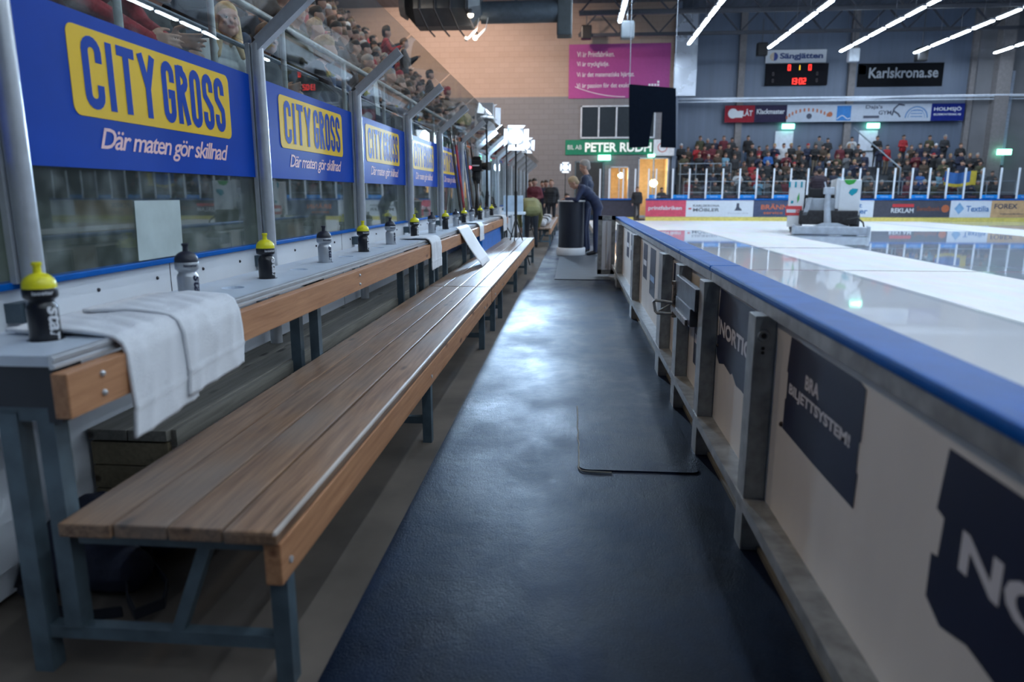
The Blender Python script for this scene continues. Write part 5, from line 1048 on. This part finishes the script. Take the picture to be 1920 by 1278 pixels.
# ================================================================ TELEVISION GEAR
lens = emis('lamp_lens', (.84, .93, 1.0), FLOOD); door_glow = mat('barn_door_glow', (.75, .80, .88), .5, emit=((.75, .88, 1), .15))  # white barn doors get a faint glow in place of lamp spill
def flood(x, y, z, lab, aim, h, energy, size=.17):
    t = thing('studio_lamp', lab, 'lamp', (x, y, 0), 'television lamps on stands'); c = Vector((x, y, z)); d = (Vector(aim) - c).normalized(); up = Vector((0, 0, 1)); r_ = d.cross(up).normalized(); u = r_.cross(d)
    mb = MB(); mb.obox(c - d * .22, c, .26, .26, up); obj('lamp_body', mb, mat('lamp_case', (.35, .38, .42), .5), t)
    mb = MB(); P = [c + d * .012 + r_ * (size * math.cos(2 * PI * k / 14)) + u * (size * math.sin(2 * PI * k / 14)) for k in range(14)]; mb.add(P, [tuple(range(14))]); obj('lens', mb, lens, t)
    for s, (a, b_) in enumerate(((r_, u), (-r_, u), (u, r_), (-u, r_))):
        mb = MB(); e = c + a * .14; f = e + a * .07 + d * .13; mb.add([e - b_ * .12, e + b_ * .12, f + b_ * .15, f - b_ * .15], [(0, 1, 2, 3)]); o = obj('barn_door', mb, door_glow, t); sm = o.modifiers.new('s', 'SOLIDIFY'); sm.thickness = .005
    mb = MB(); mb.tube([(x, y, .5), (x, y, z - .12)], .017, 8); mb.tube([(x, y, .5), (x, y, 1.3)], .024, 8)
    for k in range(3): a = 2 * PI * k / 3 + .4; mb.tube([(x, y, .85), (x + .27 * math.cos(a), y + .27 * math.sin(a), .01)], .011, 6)
    obj('tripod', mb, M['black'], t)
    ld = D.lights.new('lamp', 'SPOT'); ld.energy = energy; ld.color = (.5, .72, 1.0); ld.spot_size = math.radians(50); ld.spot_blend = 1.0; ld.shadow_soft_size = .15
    lo = D.objects.new('lamp_light', ld); COL.objects.link(lo); lo.parent = t; lo.location = c + d * .05 - Vector((x, y, 0)); lo.rotation_euler = d.to_track_quat('-Z', 'Y').to_euler()
flood(-1.40, 11.9, 2.50, 'white television lamp on a stand at the end of the banners', (-1.3, 18.5, 1.3), 2.5, 900, .10)
flood(-.98, 12.6, 2.22, 'brightest television lamp, shining white over the corridor', (.35, 4.5, 0), 2.2, 1100, .12)
flood(-1.30, 20.5, 2.6, 'farther television lamp aimed at the podium', (.1, 15, 1.5), 2.6, 350, .09)
flood(-.3, 30.5, 2.35, 'small twin lamp at the far end of the corridor', (0, 20, 1.0), 2.3, 120, .09)
# tall dark light stand in front of the lamps
t = thing('light_stand', 'thin black stand pole before the glass posts at the end of the shelf', 'stand', (-1.32, 14.6, 0)); mb = MB(); mb.tube([(-1.32, 14.6, 0), (-1.32, 14.6, 2.4)], .016, 8); obj('pole', mb, M['black'], t); mb = MB()
for k in range(3): a = 2.1 * k; mb.tube([(-1.32, 14.6, .6), (-1.32 + .35 * math.cos(a), 14.6 + .35 * math.sin(a), .01)], .011, 6)
obj('legs', mb, M['black'], t)
# camera on a pedestal
cx, cy = -1.585, 12.0
t = thing('television_camera', 'black television camera with a red tally light on a slim pedestal', 'camera', (cx, cy, 0))
mb = MB(); mb.box(cx - .07, cx + .10, cy - .10, cy + .18, 1.62, 1.80, bev=.015); mb.box(cx - .05, cx + .07, cy - .04, cy + .1, 1.80, 1.86, bev=.01); obj('camera_body', mb, M['black'], t)
mb = MB(); mb.tube([(cx + .08, cy - .02, 1.70), (cx + .22, cy - .06, 1.70)], [.055, .07], 14); obj('camera_lens', mb, M['black'], t); mb = MB(); mb.sphere((cx - .09, cy - .11, 1.68), .022, 8); obj('tally_light', mb, emis('tally_red', (1, .05, .08), 6), t)
mb = MB(); mb.box(cx - .06, cx + .06, cy - .112, cy - .10, 1.70, 1.72); obj('label_plate', mb, M['letter'], t)
mb = MB(); mb.lathe([(.05, 1.42), (.08, 1.52), (.07, 1.62)], (cx, cy, 0), 12); mb.tube([(cx, cy, .9), (cx, cy, 1.45)], .022, 8)
for k in range(3): a = 2 * PI * k / 3 + .3; mb.tube([(cx, cy, 1.35), (cx + .17 * math.cos(a), cy + .25 * math.sin(a), .02)], .014, 6); 
mb.tube([(cx + .05, cy, 1.5), (cx + .09, cy - .25, 1.3)], .01, 6); obj('tripod', mb, M['black'], t)
# hockey sticks leaning at the wall
random.seed(4)
for i in range(11):
    y = 10.2 + i * .34 + (1.8 if i > 5 else 0); c = [(.05, .04, .035), (.35, .04, .05), (.5, .5, .52), (.04, .08, .2), (.08, .06, .05)][i % 5]
    t = thing('hockey_stick', '%s hockey stick leaning on the glass wall, %s' % (['dark brown', 'red', 'pale', 'navy', 'brown'][i % 5], 'just past the last banner' if i < 5 else 'beside the television camera' if i < 10 else 'farthest of the row'), 'hockey stick', (-1.58, y, .87), 'hockey sticks leaning on the glass'); z0 = .88 if y < 13.3 else .05
    mb = MB(); a = Vector((-1.55 + random.uniform(-.02, .02), y, z0)); b_ = Vector((-1.67, y + random.uniform(-.15, .15), z0 + random.uniform(1.0, 1.15))); mb.obox(a, b_, .022, .030); obj('shaft', mb, mat('stick_%d' % i, c, .4, var=.5, scale=6), t)
    mb = MB(); mb.obox(b_, b_ + Vector((.02, -.20, .10)), .012, .06); obj('blade', mb, M['black'], t)
# pale case / screen and blue bin at the end of the shelf
t = thing('laptop_case', 'pale screen panel standing open beside the bending person', 'panel', (-1.3, 16.3, .8)); mb = MB(); mb.box(-1.55, -1.10, 16.30, 16.33, .86, 1.22, bev=.008); obj('screen', mb, mat('panel_pale', (.42, .50, .60), .4), t); mb = MB(); mb.box(-1.58, -1.06, 16.2, 16.6, .80, .855); obj('tray', mb, M['white'], t); mb = MB()
for x in (-1.56, -1.11): mb.box(x, x + .03, 16.22, 16.25, 0, .80); mb.box(x, x + .03, 16.55, 16.58, 0, .80)
obj('legs', mb, M['galvpaint'], t)
t = thing('blue_barrel', 'bright blue plastic tub under the far end of the shelf', 'tub', (-1.4, 11.5, 0)); bb = mat('tub_blue', (.0, .16, .62), .45)
mb = MB(); mb.box(-1.38, -1.235, 9.9, 12.6, .30, .68, bev=.02); obj('tub_body', mb, bb, t); mb = MB(); mb.box(-1.40, -1.225, 9.88, 12.62, .68, .70); obj('rim', mb, bb, t); mb = MB(); mb.box(-1.37, -1.245, 9.95, 12.55, 0, .30); obj('stand', mb, M['galvpaint'], t)
# white bag on the floor
me = remesh([((0, 0, .12), (.05, .2, .12), .12, .12, 0), ((0, .05, .25), (.02, .12, .28), .1, .08, 0)], .02, 2); me.materials.clear(); me.materials.append(M['towel']); o = D.objects.new('white_sack', me); COL.objects.link(o); o.location = (-1.25, 15.4, 0); tag(o, 'crumpled white sack on the floor past the end of the bench', 'sack')

# ================================================================ ICE RESURFACER
zx, zy, zz = 7.9, 26.0, ICE
zw = mat('machine_white', (.72, .76, .80), .35, var=.03); zg = mat('machine_grey', (.48, .54, .62), .45, .1); zb = mat('machine_dark', (.02, .02, .024), .6, var=.5, scale=9); gl = mat('leaf_green', (.04, .38, .06), .5); te = mat('leaf_teal', (.0, .30, .40), .5)
t = thing('ice_resurfacer', 'white ice resurfacing machine with green and teal leaf marks driving away across the rink', 'ice machine', (9.05, 26.3, ICE))
mb = MB(); mb.box(7.85, 10.30, 26.0, 26.55, zz + .03, zz + .30, bev=.03); mb.box(7.80, 7.90, 25.95, 26.6, zz + .02, zz + .36, bev=.02); mb.box(10.22, 10.32, 25.95, 26.6, zz + .02, zz + .33, bev=.02); mb.prism([(8.5, .30), (9.7, .30), (9.3, .42), (8.8, .42)], (0, 26.5, zz), FU, FV, .3); obj('conditioner', mb, zg, t)
mb = MB(); mb.box(8.02, 9.95, 26.6, 29.6, zz + .35, zz + .85, bev=.05); obj('chassis', mb, zb, t)
for i, (x, y) in enumerate(((7.75, 27.3), (7.75, 29.4), (9.75, 27.3), (9.75, 29.4))):
    mb = MB(); mb.lathe([(.05, 0), (.36, 0), (.42, .05), (.42, .25), (.36, .30), (.05, .30)], (0, 0, 0), 24); mb.v = [(x + c, y + a, zz + .42 + b_) for a, b_, c in mb.v]; w_ = obj('wheel', mb, mat('tyre', (.05, .055, .06), .7) if i == 0 else D.materials['tyre'], t, True)
    mb = MB(); mb.lathe([(.02, -.01), (.2, -.01), (.2, .0), (.02, .0)], (0, 0, 0), 18); mb.v = [(x + c, y + a, zz + .42 + b_) for a, b_, c in mb.v]; obj('hub', mb, zw, w_)
mb = MB(); mb.prism([(0, .95), (0, 1.75), (.2, 1.82), (3.3, 1.95), (3.3, .55), (2.9, .55), (2.7, .90), (1.9, .95), (1.6, .95), (1.4, .6), (1.2, .6), (.9, .95)], (7.72, 26.9, zz), (0, 1, 0), (0, 0, 1), .28); mb.box(7.62, 8.15, 26.85, 27.0, zz + .25, zz + 1.92, bev=.03); obj('left_tower', mb, zw, t)
mb = MB(); mb.box(9.28, 9.98, 26.7, 29.9, zz + .68, zz + 1.93, bev=.04); mb.box(9.18, 9.30, 26.75, 29.9, zz + .9, zz + 1.97, bev=.03); obj('right_tower', mb, zw, t)
mb = MB(); mb.box(8.2, 9.2, 26.8, 27.3, zz + .75, zz + 1.28, bev=.04); mb.prism([(8.12, .68), (8.28, .68), (8.42, 1.3), (8.28, 1.3)], (0, 26.9, zz), FU, FV, .3); mb.box(8.2, 9.3, 26.75, 26.8, zz + .68, zz + .80); obj('rear_hood', mb, mat('hood_grey', (.42, .47, .53), .4), t)
mb = MB(); mb.box(8.15, 9.25, 27.3, 29.8, zz + .9, zz + 1.4, bev=.05); obj('snow_tank', mb, zb, t)
mb = MB(); mb.tube([(8.98, 26.65, zz + .38), (8.92, 26.6, zz + 1.05), (8.92, 26.6, zz + 1.5)], [.14, .10, .09], 12); mb.box(8.76, 9.12, 26.5, 26.75, zz + 1.42, zz + 1.66, bev=.03); mb.tube([(8.85, 26.6, zz + 1.6), (8.78, 26.6, zz + 1.85)], .03, 6); obj('lift_mast', mb, zg, t)
mb = MB(); mb.prism([(9.40, 1.92), (9.82, 1.92), (9.72, 1.78), (9.58, 1.74), (9.48, 1.78)], (0, 26.69, zz), FU, FV, -.004)
mb.prism([(7.93, 1.1), (7.99, 1.25), (7.97, 1.48), (7.91, 1.3)], (0, 26.84, zz), FU, FV, -.004); obj('green_leaf', mb, gl, t)
mb = MB(); mb.prism([(9.58, 1.46), (9.70, 1.36), (9.84, 1.48), (9.88, 1.60), (9.70, 1.62), (9.62, 1.56)], (0, 26.69, zz), FU, FV, -.004); mb.prism([(7.70, 1.1), (7.78, 1.08), (7.80, 1.18), (7.72, 1.2)], (0, 26.84, zz), FU, FV, -.004)
for x in (7.60, 7.80, 8.0): mb.box(x, x + .06, 26.835, 26.845, zz + 1.66, zz + 1.86)
obj('teal_leaf', mb, te, t)
mb = MB(); mb.box(7.55, 8.10, 26.83, 26.845, zz + .66, zz + 1.0); obj('red_panel', mb, mat('panel_red', (.62, .06, .07), .5), t); mb = MB(); mb.box(7.58, 7.9, 26.82, 26.83, zz + .76, zz + .88); text(mb, 'ICA', (7.93, 26.825, zz + .76), FU, FV, .12, .12, off=.0); obj('panel_print', mb, wtxt, t)
mb = MB(); mb.tube([(9.6, 26.5, zz + .55), (9.9, 26.3, zz + .62), (10.1, 26.3, zz + .45), (10.15, 26.4, zz + .3)], .03, 6); obj('hose', mb, M['black'], t)
mb = MB(); mb.box(8.3, 8.9, 27.1, 27.5, zz + 1.28, zz + 1.36); mb.box(8.3, 8.9, 27.0, 27.1, zz + 1.3, zz + 1.62, bev=.03); obj('driver_seat', mb, M['black'], t)
t.rotation_euler = (0, 0, -.27); t.location.x += .05
personD = person('driver in a dark plum jacket sitting on the ice machine', pose(SIT, wrl=(.42, .2, .32), wrr=(.42, -.2, .32)), [skin, mat('jacket_plum', (.035, .025, .04), .8), tr[0], shoe, lip], HM['dark'], (9.10 + (-.43) * math.cos(.27) + 1.1 * math.sin(.27), 26.3 + .43 * math.sin(.27) + 1.1 * math.cos(.27), zz + 1.40), PI / 2 - .27, voxel=.02, coat=1.45, hairp=HSHORT, eyes=False)

# ================================================================ DUCTS HIGH LEFT
t = thing('air_duct', 'big dark angular air duct with a pale rounded end hanging high at the left', 'duct', (-5.5, 30, 7.5)); dm = mat('duct_steel', (.10, .115, .13), .45, .5, scale=2, var=.2)
def ngon(cx, cz, r, n=8, ph=.39): return [(cx + r * math.cos(2 * PI * k / n + ph), cz + r * math.sin(2 * PI * k / n + ph)) for k in range(n)]
mb = MB(); rings = [(-6.7, .45), (-6.25, 1.0), (-4.1, 1.0), (-3.7, .55)]; vs = []
for x, r in rings:
    for k in range(8): a = 2 * PI * k / 8 + .39; vs.append((x, 30 + r * math.cos(a), 8.65 + r * math.sin(a)))
mb.add(vs, [(i * 8 + k, i * 8 + (k + 1) % 8, (i + 1) * 8 + (k + 1) % 8, (i + 1) * 8 + k) for i in range(3) for k in range(8)] + [tuple(range(8))[::-1], tuple(range(24, 32))]); obj('duct_box', mb, dm, t)
mb = MB()
for x in (-6.0, -5.4, -4.8, -4.2): mb.tube([(x, 29.0, 8.9), (x, 28.95, 8.2), (x + .25, 29.4, 7.6), (x + .35, 30.3, 7.5)], .035, 5)
obj('bands', mb, mat('band_dark', (.03, .03, .035), .6), t)
mb = MB(); mb.tube([(-6.95, 30, 8.55), (-6.7, 30, 8.55)], [.35, .5], 14); obj('pale_end', mb, mat('duct_pale', (.6, .58, .54), .5), t)
mb = MB(); mb.tube([(-3.75, 30.3, 8.35), (-.7, 30.3, 8.35)], .42, 16); obj('round_duct', mb, mat('duct_round', (.14, .18, .22), .4, .6), t, True)
mb = MB(); mb.box(-.72, -.12, 29.9, 30.7, 7.4, 12.2, bev=.06); obj('vertical_duct', mb, mat('duct_vertical', (.06, .075, .085), .5, .3), t)
mb = MB(); mb.box(-5.0, -4.9, 29.8, 30.2, 9.5, 12.2); mb.box(-2.4, -2.3, 30.2, 30.4, 8.7, 12.2); obj('hanger', mb, body_m, t)
for i, (x, z) in enumerate(((-4.25, 7.22), (-3.9, 7.25))):
    t = thing('spot_lamp', 'small spot with a slanted white tube under the big duct, %s of the pair' % ('left', 'right')[i], 'lamp', (x, 29.5, z), 'spot pair under the duct'); mb = MB(); mb.sphere((x, 29.5, z), .085, 10); obj('bulb', mb, wl if i else mat('bulb_off', (.4, .4, .4), .4), t); mb = MB(); mb.obox((x + .08, 29.5, z + .02), (x + .42, 29.5, z + .34), .07, .07); mb.tube([(x + .42, 29.5, z + .34), (x + .5, 29.6, 8.0)], .015, 5); obj('tube', mb, mat('tube_pale', (.5, .55, .6), .4), t)
